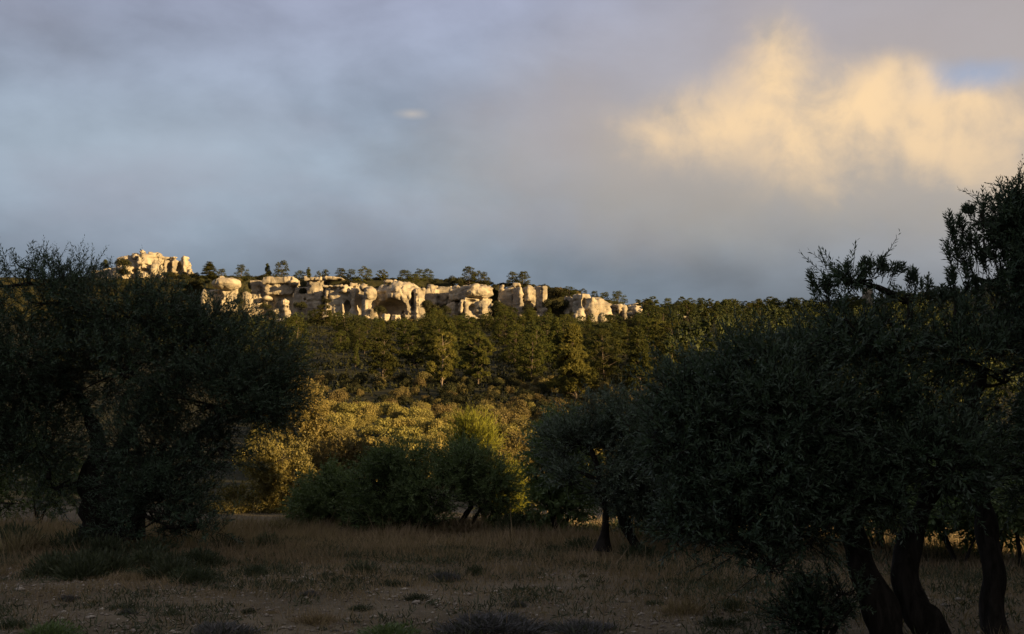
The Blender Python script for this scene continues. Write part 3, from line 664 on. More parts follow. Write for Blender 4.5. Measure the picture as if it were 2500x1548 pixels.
def grow(n_try, ulo, uhi, ylo, yhi, spacing):
    for _ in range(n_try):
        y = math.sqrt(rng.uniform(ylo ** 2, yhi ** 2)); u = rng.uniform(ulo, uhi); x = (u - 1250) / F * y * 1.02
        if y > 432 and x < 52: continue
        if any((x - a) ** 2 + (y - b) ** 2 < spacing ** 2 for a, b, *_ in cand): continue
        if any((x - k[0][0]) ** 2 + (y - k[0][1]) ** 2 < k[1] ** 2 for k in keep): continue
        if 730 < u < 905 and y < 268: continue
        if 975 < u < 1050 and y < 236: continue
        if 1195 < u < 1262 and y < 240: continue
        if y < 212 and u < 1030: continue                     # open bank in front of the wood
        if any(abs(u - n[0]) < n[5] * 0.5 + 14 and y < n[3] + 4 for n in NAMED): continue
        H = (rng.uniform(6.5, 12.5) if rng.random() < 0.75 else rng.uniform(3.5, 6.0)) * (0.68 if y > 330 else 0.9 if y > 260 else 1.0)
        while H > 1.8 and not top_ok(x, y, H, u): H *= 0.85
        if H <= 1.8: continue
        cand.append((x, y, H, u))
grow(900, 690, 1640, 172, 300, 8.2); grow(900, 690, 1640, 300, 432, 6.4)
grow(1500, 1560, 2330, 395, 500, 4.6)
vis = sorted(cand, key=lambda c: -c[2] / c[1])[:298]
rest = sorted(cand, key=lambda c: -c[2] / c[1])[298:]
cand_vis = list(cand)
grow(60, 690, 1640, 260, 432, 5.0); rest += cand[len(cand_vis):]; n_ = len(cand)
grow(260, 150, 690, 200, 440, 7.0); grow(700, 1640, 3100, 190, 430, 7.0); grow(160, 1650, 2900, 95, 190, 7.0); rest = cand[n_:] + rest; n_ = len(cand); grow(500, 1560, 2500, 390, 520, 4.0); rest += cand[n_:]
KD = ['round', 'egg', 'egg', 'tall', 'cone', 'holm']
LOOK = {'round': 'round crowned', 'egg': 'bushy egg shaped', 'tall': 'open crowned tall', 'cone': 'narrow conical', 'holm': 'dark dense'}
RIDGE = [(1640, 'beside the small pale boulder'), (1800, 'between the pale boulder and the right olive'), (1980, 'left of the thin stone pinnacle'), (2130, 'around the thin stone pinnacle'), (2300, 'behind the tall olive sprays at right')]
for i, (x, y, H, u) in enumerate(vis):
    kd = KD[rng.integers(6)]
    if u > 1570: where = 'on the wooded ridge ' + min(RIDGE, key=lambda m_: abs(m_[0] - u))[1]
    else: where = 'on the %s slope below the %s' % ('upper' if y > 330 else 'middle' if y > 240 else 'lower', min(MARKS, key=lambda m_: abs(m_[0] - u))[1])
    small = 'small ' if H < 4 else ''; sp = 'oak' if kd == 'holm' else 'pine'
    pine((x, y, T(x, y) - 0.4), H, kd, small + LOOK[kd] + ' ' + sp + ' ' + where, small + LOOK[kd] + ' ' + sp + 's ' + where, rng.uniform(0.85, 1.2), int(rng.integers(9)), rng.uniform(0, 6.28), 'pine_tree' if sp == 'pine' else 'oak_tree', sp + ' tree')
# far wood as one mass
wood = MB(); rngw = R(77)
for (x, y, H, u) in rest[:700]:
    z = T(x, y); nt = 100
    t = rngw.random(nt) ** 0.8; uu = rand_dir(rngw, nt); uu[:, 2] = np.abs(uu[:, 2])
    Rr = 0.33 * H * np.sqrt(np.maximum(1 - ((t - 0.5) / 0.52) ** 2, 0.03))
    ph = rngw.uniform(0, 6.28, nt); rr = Rr * rngw.uniform(0.6, 1.05, nt)
    P = np.stack([x + np.cos(ph) * rr, y + np.sin(ph) * rr, z + 0.12 * H + t * 0.86 * H], 1)
    U = unit(np.stack([np.cos(ph), np.sin(ph), t], 1))
    needles(wood, P, U, rngw, 0.095 * H, 0.040 * H, 4)
tag(wood.build('pine_wood', M['holm']), 'mass of far pines filling the wooded hillside', 'wood', None, 'stuff')

# ----------------------------------------------------------------- scrub bushes
def bush_mesh(seed, m, lobes=11, leaves=2800, L=0.17, wd=0.09, flat=0.75, up=0.5):
    rng = R(seed); mb = MB()
    a = rng.uniform(0, 6.28, lobes); rr = rng.uniform(0.15, 0.72, lobes); C = np.stack([np.cos(a) * rr, np.sin(a) * rr, rng.uniform(0.22, 0.62, lobes) * flat], 1)
    C[0] = (0, 0, 0.6 * flat); Rl = rng.uniform(0.26, 0.46, lobes)
    ci = rng.choice(lobes, leaves, p=Rl ** 2 / (Rl ** 2).sum()); u = rand_dir(rng, leaves); u[:, 2] = np.where(u[:, 2] < -0.3, -u[:, 2], u[:, 2])
    lump = 1 + 0.25 * vnoise(u * 1.5 + ci[:, None] * 2.7, 0.55, seed)
    P = C[ci] + u * (Rl[ci] * rng.uniform(0.72, 1.04, leaves) * lump)[:, None]
    P[:, 2] = np.maximum(P[:, 2], 0.0)
    Dr = unit(u * 0.7 + rand_dir(rng, leaves) * 0.7 + np.array([0, 0, up]))
    Dr = unit(np.cross(u, rand_dir(rng, leaves)) + np.array([0, 0, up * 0.5]) + u * 0.25)
    blades(mb, P, Dr, unit(u + rand_dir(rng, leaves) * 0.45), L * 0.6 * rng.uniform(0.6, 1.3, leaves), wd * 0.6, rng.random(leaves))
    for k in range(7):
        ph = rng.uniform(0, 6.28); tube(mb, [(0.05 * math.cos(ph), 0.05 * math.sin(ph), -0.1), tuple(C[k % lobes])], [0.03, 0.01], 4, 0.0)
    return mb.mesh('foliage', m)
BUSH = {'maquis': [bush_mesh(300 + i, M['maquis']) for i in range(4)],
        'russet': [bush_mesh(310 + i, M['russet']) for i in range(3)],
        'dark': [bush_mesh(320 + i, M['darkscrub']) for i in range(3)]}
def bush(loc, rx, rz_, kind, label, group=None, var=0, rot=0.0, name='scrub_bush', cat='bush'):
    o = bpy.data.objects.new(name, BUSH[kind][var % len(BUSH[kind])]); COL.objects.link(o)
    o.location = loc; o.scale = (rx, rx, rz_); o.rotation_euler = (0, 0, rot)
    return tag(o, label, cat, group)
rng = R(15); placed = []; NAMEK = {'maquis': 'golden_bush', 'russet': 'russet_bush', 'dark': 'dark_bush'}
cnt = {'maquis': 0, 'russet': 0, 'dark': 0}; LIM = {'maquis': 230, 'russet': 170, 'dark': 110}
for tries in range(7000):
    y = rng.uniform(50, 205); u = rng.uniform(640, 1580); x = (u - 1250) / F * y * 1.02
    rr = rng.uniform(0.9, 1.9)
    if any((x - a) ** 2 + (y - b) ** 2 < (0.80 * (rr + c)) ** 2 for a, b, c in placed): continue
    if y > 165 and any(abs(x - k[0][0]) < 3 and abs(y - k[0][1]) < 3 for k in keep): continue
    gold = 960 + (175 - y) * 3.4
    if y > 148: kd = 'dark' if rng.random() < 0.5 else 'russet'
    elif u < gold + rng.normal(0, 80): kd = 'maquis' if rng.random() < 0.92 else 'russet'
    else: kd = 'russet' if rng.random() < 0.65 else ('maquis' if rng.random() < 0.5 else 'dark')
    if cnt[kd] >= LIM[kd]: continue
    cnt[kd] += 1; placed.append((x, y, rr))
    row = 'highest' if y > 150 else 'upper' if y > 110 else 'middle' if y > 78 else 'lowest'
    part = 'left' if u < 900 else 'middle' if u < 1120 else 'right'
    col = {'maquis': 'rounded golden sunlit', 'russet': 'russet brown', 'dark': 'dark green'}[kd]
    lb = '%s bush on the %s part of the scrub bank, toward its %s' % (col, row, part + (' end' if part != 'middle' else ''))
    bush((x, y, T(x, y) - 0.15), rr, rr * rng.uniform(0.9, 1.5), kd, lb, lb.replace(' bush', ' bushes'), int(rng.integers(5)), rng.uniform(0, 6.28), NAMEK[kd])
# dark scrub on the clifftop and ledges
rng = R(19)
for i in range(230):
    px = rng.uniform(400, 1420); Yd = rng.uniform(453, 470)
    top = np.interp(px, [470, 560, 800, 1000, 1100, 1300, 1420], [673, 679, 681, 684, 687, 699, 715])
    p = at(px, top + rng.uniform(-4, 6), Yd + edge(px)); rr = rng.uniform(1.5, 3.2)
    mk_ = min(MARKS, key=lambda m_: abs(m_[0] - px))[1]
    bush((p[0], p[1], p[2] - rr * 0.5), rr, rr * 0.8, 'dark' if rng.random() < 0.8 else 'russet', 'low dark shrub on the clifftop edge above the ' + mk_, 'clifftop shrubs above the ' + mk_, i, i * 0.7, 'clifftop_shrub')
for i, (px, py, Yd, rr, lb) in enumerate([(306, 640, 449, 4.6, 'dark thicket, also standing in for shade, on the left flank of the ruin like outcrop'), (1110, 684, 452, 4.0, 'dark dome shaped thicket left of the pines above the skull shaped rock'),  # flank thicket enlarged so its dark leaves stand in for the outcrop's shaded side
        (605, 682, 452, 4.5, 'dark thicket under the sunlit top pine above the gap'), (645, 678, 452, 4.6, 'dark thicket left of the tallest golden pine'), (1062, 688, 452, 2.6, 'small dark thicket right of the paired pines'),
        (1360, 713, 446, 4.5, 'long dark thicket between the pillars and the white face'), (860, 690, 448, 3.6, 'dark thicket on the shelf above the arched block'), (740, 708, 449, 3.4, 'dark shrub in the cleft between the flat slab and the grey column'),
        (590, 724, 446, 3.0, 'dark shrub in the gap between the mushroom rock and the grey stepped block'), (647, 705, 450, 2.4, 'dark shrub in the gap between the grey stepped block and the flat slab'),
        (796, 725, 449, 2.6, 'dark shrub wedged between the grey column and the arched block'), (916, 752, 446, 3.4, 'dark shrub at the left foot of the domed rock'), (1036, 740, 448, 3.6, 'dark shrub right of the split column of the domed rock'),
        (1050, 762, 440, 3.8, 'dark shrub at the foot of the low grey blocks'), (1088, 750, 444, 3.6, 'dark shrub left of the skull shaped rock'), (1212, 742, 444, 3.4, 'dark shrub in the gap right of the skull shaped rock'),
        (1345, 742, 440, 4.0, 'dark shrub just right of the three pale pillars'), (1375, 752, 436, 4.4, 'large dark shrub at the left side of the white face'), (1490, 772, 420, 2.6, 'dark shrub between the white face and the lower ridge'),
        (425, 690, 452, 4.5, 'dark scrub below the wall of the ruin like outcrop'), (470, 690, 450, 4.5, 'dark scrub between the ruin like outcrop and the mushroom rock'), (345, 700, 450, 4.5, 'dark scrub at the foot of the ruin like outcrop'), (280, 690, 450, 5.0, 'dark scrub low at the left of the ruin like outcrop'), (300, 662, 448, 3.6, 'second dark thicket just below the left flank of the ruin like outcrop'), (412, 668, 452, 3.0, 'dark scrub in the hollow of the ruin like wall'), (500, 686, 446, 3.4, 'dark scrub left of the mushroom rock'), (450, 676, 456, 3.4, 'dark scrub below the right end of the ruin like wall')]):
    p = at(px, py, Yd + edge(px)); bush((p[0], p[1], p[2] - rr * 0.45), rr, rr * 0.9, 'dark', lb, None, i, i, 'thicket')
for i in range(75):
    px = rng.uniform(565, 1410); rr = rng.uniform(1.8, 3.0); p = at(px, rng.uniform(702, 752) + (12 if px > 1290 else 0), rng.uniform(447, 451) + edge(px))
    mk_ = min(MARKS, key=lambda m_: abs(m_[0] - px))[1]
    bush((p[0], p[1], p[2] - rr * 0.5), rr, rr, 'dark', 'dark shrub rooted in a cleft of the cliff beside the ' + mk_, 'cleft shrubs beside the ' + mk_, i, i * 0.9, 'cleft_shrub')
for i, (px, py, Yd, rr, lb) in enumerate([(588, 735, 440, 2.6, 'dark bush standing in front of the gap right of the mushroom rock'), (646, 748, 452, 2.8, 'dark bush in front of the joint between stepped block and flat slab'), (738, 712, 458, 3.0, 'dark bush in the hollow left of the grey column'),
        (735, 745, 446, 3.2, 'dark bush below the hollow left of the grey column'), (797, 735, 436, 2.4, 'dark bush at the left corner of the arched block'), (926, 756, 432, 3.0, 'dark bush between the bulging shoulder and the domed rock'), (1037, 742, 434, 3.2, 'dark bush right beside the split bright column'),
        (1058, 752, 436, 3.4, 'dark bush in front of the two low grey blocks'), (1088, 758, 434, 3.2, 'dark bush at the left foot of the skull shaped rock'), (1213, 748, 434, 3.6, 'dark bush between the skull shaped rock and the pillars'), (1240, 758, 432, 3.2, 'dark bush below the shaded left face of the pillars'),
        (1292, 752, 432, 3.0, 'dark bush below the middle pillar'), (1342, 742, 430, 3.6, 'dark bush right of the last pillar'), (1372, 745, 428, 3.8, 'dark bush left of the white face'), (1400, 770, 420, 2.6, 'dark bush overlapping the lower left leg of the white face'), (670, 765, 444, 3.2, 'dark bush below the flat slab')]):
    p = at(px, py, Yd); bush((p[0], p[1], p[2] - rr * 0.5), rr, rr * 1.15, 'dark', lb, None, i, i * 1.7, 'cliff_bush')
# scrub at the cliff foot
for i in range(170):
    u = rng.uniform(560, 1640); Yd = rng.uniform(396, 437) + edge(u); x = (u - 1250) / F * Yd * 1.02; rr = rng.uniform(1.0, 2.2)
    mk_ = min(MARKS, key=lambda m_: abs(m_[0] - u))[1]
    bush((x, Yd, T(x, Yd) - 0.2), rr, rr * 0.9, 'dark' if rng.random() < 0.6 else 'russet', 'dark shrub crowded at the foot of the ' + mk_, 'shrubs at the foot of the ' + mk_, i, i * 1.1, 'cliff_foot_shrub')
# undergrowth of the wood as one mass
ug = MB(); n = 26000; yy = np.sqrt(rng.uniform(150 ** 2, 440 ** 2, n)); uu_ = rng.uniform(600, 2550, n); xx = (uu_ - 1250) / F * yy * 1.02
pp = np.stack([xx, yy, np.zeros(n)], -1); hz = np.maximum(0.15, 0.7 + 1.1 * vnoise(pp, 5.0, 51) + 0.5 * vnoise(pp, 2.0, 52))
P = np.stack([xx, yy, terr(xx, yy) + hz * rng.uniform(0.2, 1.0, n)], 1)
needles(ug, P, np.tile(np.array([[0, -0.3, 1.0]]), (n, 1)), rng, 0.75, 0.35, 4)
tag(ug.build('undergrowth', M['darkscrub']), 'dark low scrub covering the slope under the pines', 'undergrowth', None, 'stuff')

# ----------------------------------------------------------------- leafy trees and shrubs built leaf by leaf
def leafy(name, label, cat, base, stems, blobs, mk, shoots, per, L, Wd, seed, shoot_len=0.34, six=False, gap=0.0, upw=0.45, bark='bark', limb=0.035, twig=True, group=None, ns=2.0, along=0.75, extra=None):
    """stems: list of (points, r0, r1); blobs: list of (centre, radii, weight)"""
    rng = R(seed); base = np.asarray(base, float)
    e = empty(name, tuple(base), label, cat, group)
    nodes = []
    for P, r0, r1 in stems:
        c = curve(P, 16); tm = MB(); n = len(c)
        rad = r0 + (r1 - r0) * np.linspace(0, 1, n) ** 0.8; rad[:6] *= np.array([1.8, 1.5, 1.3, 1.18, 1.1, 1.04])
        tube(tm, c, rad, 18 if r0 > 0.05 else 7, 0.5, seed)
        nodes += list(c[int(n * 0.45):]); tm.build('trunk', M[bark], e, True, base)
    nodes = np.array(nodes); cl = []
    vol = np.array([b[1][0] * b[1][1] * b[1][2] * (b[2] if len(b) > 2 else 1) for b in blobs]) ** 0.85
    pb = vol / vol.sum()
    # limbs grow blob by blob from the nearest wood already there
    order = sorted(range(len(blobs)), key=lambda i: np.min(np.linalg.norm(nodes - np.asarray(blobs[i][0]), axis=1)))
    for i in order:
        c, r = np.asarray(blobs[i][0], float), np.asarray(blobs[i][1], float)
        k = nodes[np.argmin(np.linalg.norm(nodes - c, axis=1) + 0.5 * np.maximum(nodes[:, 2] - c[2], 0))]
        lim = MB(); mid = (k + c) / 2 + rng.normal(0, 0.10, 3) * np.linalg.norm(c - k); pc = curve([k, mid, c], 8)
        tube(lim, pc, np.linspace(limb, limb * 0.4, len(pc)), 6, 0.5, seed + 1)
        sub = [c]
        for j in range(max(4, int(pb[i] * 75))):
            u = rand_dir(rng, 1)[0]; q_ = c + u * r * rng.uniform(0.45, 0.8)
            m_ = (c + q_) / 2 + rng.normal(0, 0.06, 3); pj = curve([c, m_, q_], 4)
            tube(lim, pj, np.linspace(limb * 0.4, limb * 0.12, len(pj)), 4, 0.5); sub.append(q_); sub.append(m_)
        nodes = np.vstack([nodes, pc[3:], np.array(sub)]); cl.append(np.array(sub))
        lim.build('branch', M[bark], e, True, base)
    ci = rng.choice(len(blobs), int(shoots * (1 + gap)), p=pb)
    C = np.array([blobs[i][0] for i in range(len(blobs))], float)[ci]; Rr = np.array([blobs[i][1] for i in range(len(blobs))], float)[ci]
    u = rand_dir(rng, len(ci)); P = C + u * Rr * (rng.random(len(ci)) ** 0.42)[:, None]
    lump = vnoise(P, 0.34 * ns / 2, seed) * 0.6 + vnoise(P, 0.8 * ns / 2, seed + 4)
    P = P[np.argsort(-lump)[:shoots]] if gap > 0 else P
    u = unit((P - C[:len(P)] * 0) - 0) * 0 + (u[np.argsort(-lump)[:shoots]] if gap > 0 else u)
    P[:, 2] = np.maximum(P[:, 2], base[2] + 0.06)
    S_ = len(P); Ds = unit(u * 0.75 + rng.normal(0, 0.42, (S_, 3)) + np.array([0, 0, upw]))
    sl_ = shoot_len * rng.uniform(0.5, 1.25, S_)
    if extra is not None:
        P = np.vstack([P, extra[0]]); Ds = np.vstack([Ds, unit(extra[1])]); sl_ = np.append(sl_, extra[2]); S_ = len(P)
    bend = rng.normal(0, 0.22, (S_, 3)) + np.array([0, 0, -0.08])
    if extra is not None: bend[-len(extra[0]):] *= 0.3
    ax1 = unit(np.cross(Ds, rand_dir(rng, S_))); ax2 = np.cross(Ds, ax1)
    t = (np.arange(per) + 0.5) / per; lv = MB(); tint = rng.random(S_)
    for k in range(per):
        tk = t[k]; pos = P + Ds * (sl_ * tk)[:, None] + bend * (sl_ * tk * tk)[:, None]
        dirn = unit(Ds + 2 * bend * tk)
        a = (k // 2) * 1.57 + (k % 2) * math.pi + rng.normal(0, 0.35, S_)
        rad = ax1 * np.cos(a)[:, None] + ax2 * np.sin(a)[:, None]
        ld = unit(dirn * along + rad * (0.95 - 0.45 * tk) + rng.normal(0, 0.12, (S_, 3)))
        nrm = unit(dirn - ld * np.sum(dirn * ld, 1, keepdims=True) + rng.normal(0, 0.3, (S_, 3)))
        sz = rng.uniform(0.65, 1.15, S_) * (1 - 0.45 * max(tk - 0.6, 0) / 0.4)
        blades(lv, pos, ld, nrm, L * sz, Wd * sz, np.clip(tint * 0.6 + rng.random(S_) * 0.4, 0, 1), six)
    lv.build('crown', M[mk], e, False, base)
    if twig:                                            # thin wood of every shoot
        tw = MB(); a3 = np.arange(3) * 2.094
        for j0, j1 in ((-0.35, 0.9),):
            q0 = P + Ds * (sl_ * j0)[:, None] + bend * (sl_ * j0 * abs(j0))[:, None]; q1 = P + Ds * (sl_ * j1)[:, None] + bend * (sl_ * j1 * j1)[:, None]
            w0 = 0.0035 * (1.2 - max(j0, 0)); off = ax1[:, None] * np.cos(a3)[None, :, None] + ax2[:, None] * np.sin(a3)[None, :, None]
            V = np.concatenate([q0[:, None] + off * w0, q1[:, None] + off * w0 * 0.6], 1)
            b = np.arange(S_)[:, None] * 6
            tw.add(V.reshape(-1, 3), np.concatenate([b + np.array([[i, (i + 1) % 3, 3 + (i + 1) % 3, 3 + i]]) for i in range(3)]))
        tw.build('twig', M[bark], e, False, base)
    return e
def B(px, py, rx, ry, Y, rd, wt=1.0):
    s = pxs(Y); return (at(px, py, Y), (rx * s, rd, ry * s), wt)

# big olive at right, close to the camera
Yr = 9.6
stems = [([at(2190, 1640, 9.3), at(2150, 1500, 9.35), at(2105, 1390, 9.4), at(2085, 1310, 9.5), at(2060, 1180, 9.6), at(1960, 1040, 9.6), at(1800, 940, 9.5)], 0.165, 0.05),
         ([at(2330, 1660, 9.5), at(2255, 1520, 9.55), at(2215, 1420, 9.6), at(2225, 1310, 9.65), at(2270, 1210, 9.7), at(2340, 1080, 9.8), at(2400, 900, 9.9)], 0.175, 0.06),
         ([at(2430, 1660, 9.9), at(2425, 1500, 9.9), at(2425, 1400, 9.95), at(2405, 1260, 10.0), at(2370, 1150, 10.0), at(2250, 1000, 10.1), at(2150, 850, 10.2)], 0.15, 0.05)]
blobs = [B(1700, 960, 110, 70, 9.6, 0.5), B(1880, 910, 150, 70, 9.7, 0.6), B(2100, 870, 170, 65, 9.9, 0.7), B(2330, 880, 140, 70, 9.9, 0.7), B(2540, 880, 150, 180, 10, 0.7),
         B(1690, 1080, 120, 100, 9.4, 0.5), B(1900, 1030, 190, 110, 9.4, 0.7), B(2160, 1000, 190, 120, 9.9, 0.8), B(2400, 1010, 150, 110, 10.2, 0.7), B(1860, 1170, 150, 90, 9.2, 0.6), B(1720, 1190, 90, 70, 9.3, 0.5),
         B(2060, 1150, 150, 85, 9.5, 0.6), B(2290, 1120, 120, 80, 9.1, 0.4), B(2520, 1130, 90, 120, 9.7, 0.5), B(1830, 1290, 90, 65, 9.0, 0.35), B(1870, 1370, 60, 40, 8.9, 0.22, 0.7), B(2010, 1230, 90, 50, 9.2, 0.4), B(1690, 1270, 90, 55, 9.3, 0.4), B(1950, 1290, 100, 45, 9.2, 0.4, 0.8), B(2160, 1215, 110, 55, 9.2, 0.4, 0.8), B(2370, 1190, 90, 50, 9.2, 0.35, 0.8), B(2450, 935, 90, 60, 9.9, 0.4, 1.3), B(2405, 610, 45, 60, 9.9, 0.25, 2.0), B(2465, 545, 40, 65, 9.9, 0.25, 2.0), B(2370, 690, 40, 50, 9.9, 0.25, 1.6),
         B(2090, 690, 65, 20, 9.9, 0.25, 1.0), B(2215, 735, 40, 22, 9.9, 0.2, 1.0), B(2440, 680, 75, 95, 9.9, 0.35, 2.2), B(2510, 620, 60, 120, 9.9, 0.35, 2.2), B(2340, 800, 60, 45, 9.9, 0.3, 0.8), B(2060, 800, 60, 34, 9.8, 0.3, 0.5), B(2190, 800, 60, 34, 9.8, 0.3, 0.5)]
re = R(31); ex = [], [], []
for (px, py, tx, ty) in [(2335, 600, 2315, 500), (2345, 690, 2305, 575), (2400, 560, 2405, 455), (2440, 560, 2450, 460), (2480, 540, 2485, 435), (2060, 700, 2050, 625), (2110, 680, 2118, 615), (2170, 680, 2200, 630), (2000, 730, 1992, 655),
                         (2020, 730, 2016, 665), (2255, 735, 2275, 665), (2220, 700, 2230, 645), (2140, 670, 2148, 620), (2370, 520, 2365, 495), (2290, 745, 2310, 690), (2350, 640, 2330, 560), (2360, 600, 2350, 520), (2380, 640, 2372, 540), (2420, 620, 2425, 520), (2460, 600, 2468, 500), (2490, 560, 2496, 460), (2340, 720, 2318, 640), (2370, 700, 2350, 610), (2410, 680, 2400, 590), (2450, 660, 2450, 570), (2490, 640, 2492, 540), (2390, 740, 2380, 660), (2440, 740, 2436, 650), (2480, 720, 2484, 620), (2350, 770, 2335, 700)]:
    for k in range(8):
        a, b = at(px + re.normal(0, 8), py + 10, 9.8), at(tx + re.normal(0, 9), ty + re.uniform(0, 12), 9.8)
        f0 = re.uniform(0, 0.55) if k else 0.5; l_ = np.linalg.norm(b - a)
        ex[0].append(a + (b - a) * f0 + re.normal(0, 0.015, 3)); ex[1].append((b - a) / l_ + re.normal(0, 0.16, 3)); ex[2].append(min(l_ * (1 - f0), 0.30) * (0.95 if k == 0 else re.uniform(0.6, 0.95)))
leafy('olive_tree', 'large dark olive tree at right with three thick trunks, nearest to the camera', 'olive tree', (at(2330, 1640, 9.5)[0], 9.5, 0), stems, blobs, 'olive', 6000, 22, 0.072, 0.0185, 401,
      0.34, False, 0.55, 0.5, extra=(np.array(ex[0]), np.array(ex[1]), np.array(ex[2])))

# spreading olive at left
Yl = 18.6
stems = [([at(235, 1345, 18.6), at(230, 1270, 18.6), at(222, 1180, 18.6), at(238, 1090, 18.6), at(205, 990, 18.6), at(120, 880, 18.6)], 0.26, 0.07),
         ([at(290, 1350, 18.4), at(275, 1260, 18.4), at(270, 1160, 18.4), at(320, 1050, 18.5), at(390, 940, 18.6), at(450, 850, 18.6)], 0.22, 0.06),
         ([at(325, 1355, 18.8), at(335, 1270, 18.8), at(360, 1190, 18.8), at(430, 1100, 18.8), at(560, 1000, 18.8)], 0.20, 0.06)]
blobs = [B(110, 740, 150, 85, 18.6, 1.2), B(-120, 850, 170, 140, 18.6, 1.3), B(330, 780, 160, 85, 18.6, 1.3), B(500, 830, 150, 90, 18.5, 1.2), B(630, 910, 110, 110, 18.5, 0.9), B(60, 880, 150, 80, 18.2, 1.1),
         B(290, 910, 180, 100, 18.1, 1.3), B(520, 990, 170, 110, 18.1, 1.2), B(670, 990, 75, 65, 18.4, 0.7), B(90, 990, 130, 65, 18.4, 0.9), B(400, 1090, 160, 90, 17.8, 1.0), B(530, 1090, 80, 55, 18.0, 0.8), B(410, 1210, 100, 70, 17.6, 0.7, 0.8),
         B(70, 655, 60, 40, 18.6, 0.5, 0.35), B(185, 680, 70, 45, 18.6, 0.5, 0.4), B(10, 700, 60, 50, 18.6, 0.6, 0.5), B(90, 1090, 140, 55, 18.2, 0.8), B(-60, 1060, 100, 70, 18.2, 0.8), B(140, 1190, 55, 60, 18.3, 0.4, 0.7), B(380, 1270, 110, 50, 17.5, 0.6, 0.8), B(480, 1285, 90, 36, 17.5, 0.5, 0.8), B(290, 1290, 90, 36, 17.6, 0.5, 0.7), B(330, 1180, 100, 60, 17.9, 0.6)]
ex = [], [], []
for (px, py, tx, ty) in [(60, 660, 30, 612), (80, 660, 92, 600), (100, 660, 125, 612), (165, 670, 172, 625), (210, 670, 228, 640), (20, 680, 12, 625), (140, 670, 150, 650), (250, 710, 262, 665), (300, 710, 320, 680)]:
    for k in range(2):
        a, b = at(px + re.normal(0, 4), py, 18.5), at(tx + re.normal(0, 5), ty + re.uniform(0, 10), 18.5)
        ex[0].append(a); ex[1].append(b - a); ex[2].append(np.linalg.norm(b - a) * 0.9)
leafy('olive_tree', 'wide spreading dark olive tree filling the left side of the view', 'olive tree', (at(270, 1340, 18.6)[0], 18.6, 0), stems, blobs, 'olive', 9000, 18, 0.088, 0.020, 411,
      0.46, False, 0.45, 0.5, extra=(np.array(ex[0]), np.array(ex[1]), np.array(ex[2])), limb=0.05)

# olive in the middle distance, right of centre
stems = [([at(1475, 1345, 17), at(1478, 1260, 17), at(1470, 1180, 17), at(1440, 1090, 17)], 0.085, 0.035), ([at(1560, 1350, 17.1), at(1530, 1290, 17.1), at(1515, 1220, 17.1), at(1545, 1130, 17.1), at(1560, 1060, 17.1)], 0.10, 0.04)]
blobs = [B(1450, 1200, 90, 40, 16.8, 0.5, 0.8), B(1580, 1210, 90, 45, 17.0, 0.6, 0.8), B(1420, 1080, 95, 70, 17, 0.7), B(1540, 1060, 110, 75, 17.1, 0.8), B(1480, 1010, 80, 40, 17.1, 0.6, 0.8), B(1620, 1120, 80, 80, 17.2, 0.7), B(1390, 1160, 70, 55, 16.9, 0.5, 0.8), B(1500, 1160, 110, 60, 16.9, 0.7), B(1640, 1220, 70, 60, 17.2, 0.5, 0.8)]
leafy('olive_tree', 'smaller silvery grey olive tree with two thin trunks right of the middle', 'olive tree', (at(1520, 1345, 17)[0], 17, 0), stems, blobs, 'olive_blue', 3200, 18, 0.082, 0.018, 421, 0.42, False, 0.5, 0.5)

# round bushy olive in the middle
stems = [([at(1115, 1300, 21.5), at(1135, 1260, 21.5), at(1150, 1230, 21.5), at(1120, 1180, 21.5)], 0.07, 0.03), ([at(1145, 1300, 21.5), at(1165, 1255, 21.5), at(1200, 1215, 21.5)], 0.05, 0.025), ([at(1060, 1300, 21.6), at(1050, 1250, 21.6), at(1010, 1200, 21.6)], 0.05, 0.025)]
blobs = [B(1000, 1130, 90, 45, 21.6, 0.9), B(1120, 1140, 85, 50, 21.5, 0.9), B(930, 1190, 65, 65, 21.6, 0.8), B(1040, 1200, 100, 50, 21.2, 0.9), B(1190, 1190, 65, 50, 21.4, 0.7), B(960, 1250, 70, 40, 21.5, 0.7), B(1030, 1265, 70, 26, 21.2, 0.6, 0.8), B(900, 1262, 50, 28, 21.4, 0.5, 0.8), B(1215, 1250, 40, 30, 21.4, 0.4, 0.8)]
leafy('olive_tree', 'low round bushy olive in the middle at the far edge of the grass', 'olive tree', (at(1110, 1300, 21.5)[0], 21.5, 0), stems, blobs, 'shrub', 3100, 18, 0.088, 0.020, 431, 0.38, False, 0.45, 0.5)

# upright yellow-green broom just behind it
def multi(base, n, spread, h, seed):
    r_ = R(seed); o = []
    for k in range(n):
        a = r_.uniform(0, 6.28); d = np.array([math.cos(a), math.sin(a), 0]) * spread
        o.append(([np.array(base) + d * 0.1, np.array(base) + d * 0.5 + (0, 0, h * 0.5), np.array(base) + d + (0, 0, h)], 0.03, 0.012))
    return o
bb = (at(1190, 1290, 24.2)[0], 24.2, 0.0)
leafy('broom_bush', 'bright yellow green broom of upright twigs behind the round bushy olive', 'bush', bb, multi(bb, 6, 0.5, 1.2, 1), [B(1150, 1085, 55, 50, 24.2, 0.6), B(1200, 1130, 55, 60, 24.1, 0.6), B(1225, 1190, 45, 70, 24, 0.5), B(1250, 1235, 30, 45, 23.9, 0.4)],
      'broom', 1700, 10, 0.15, 0.013, 441, 0.46, False, 0.9, 1.5, limb=0.015, along=2.2)
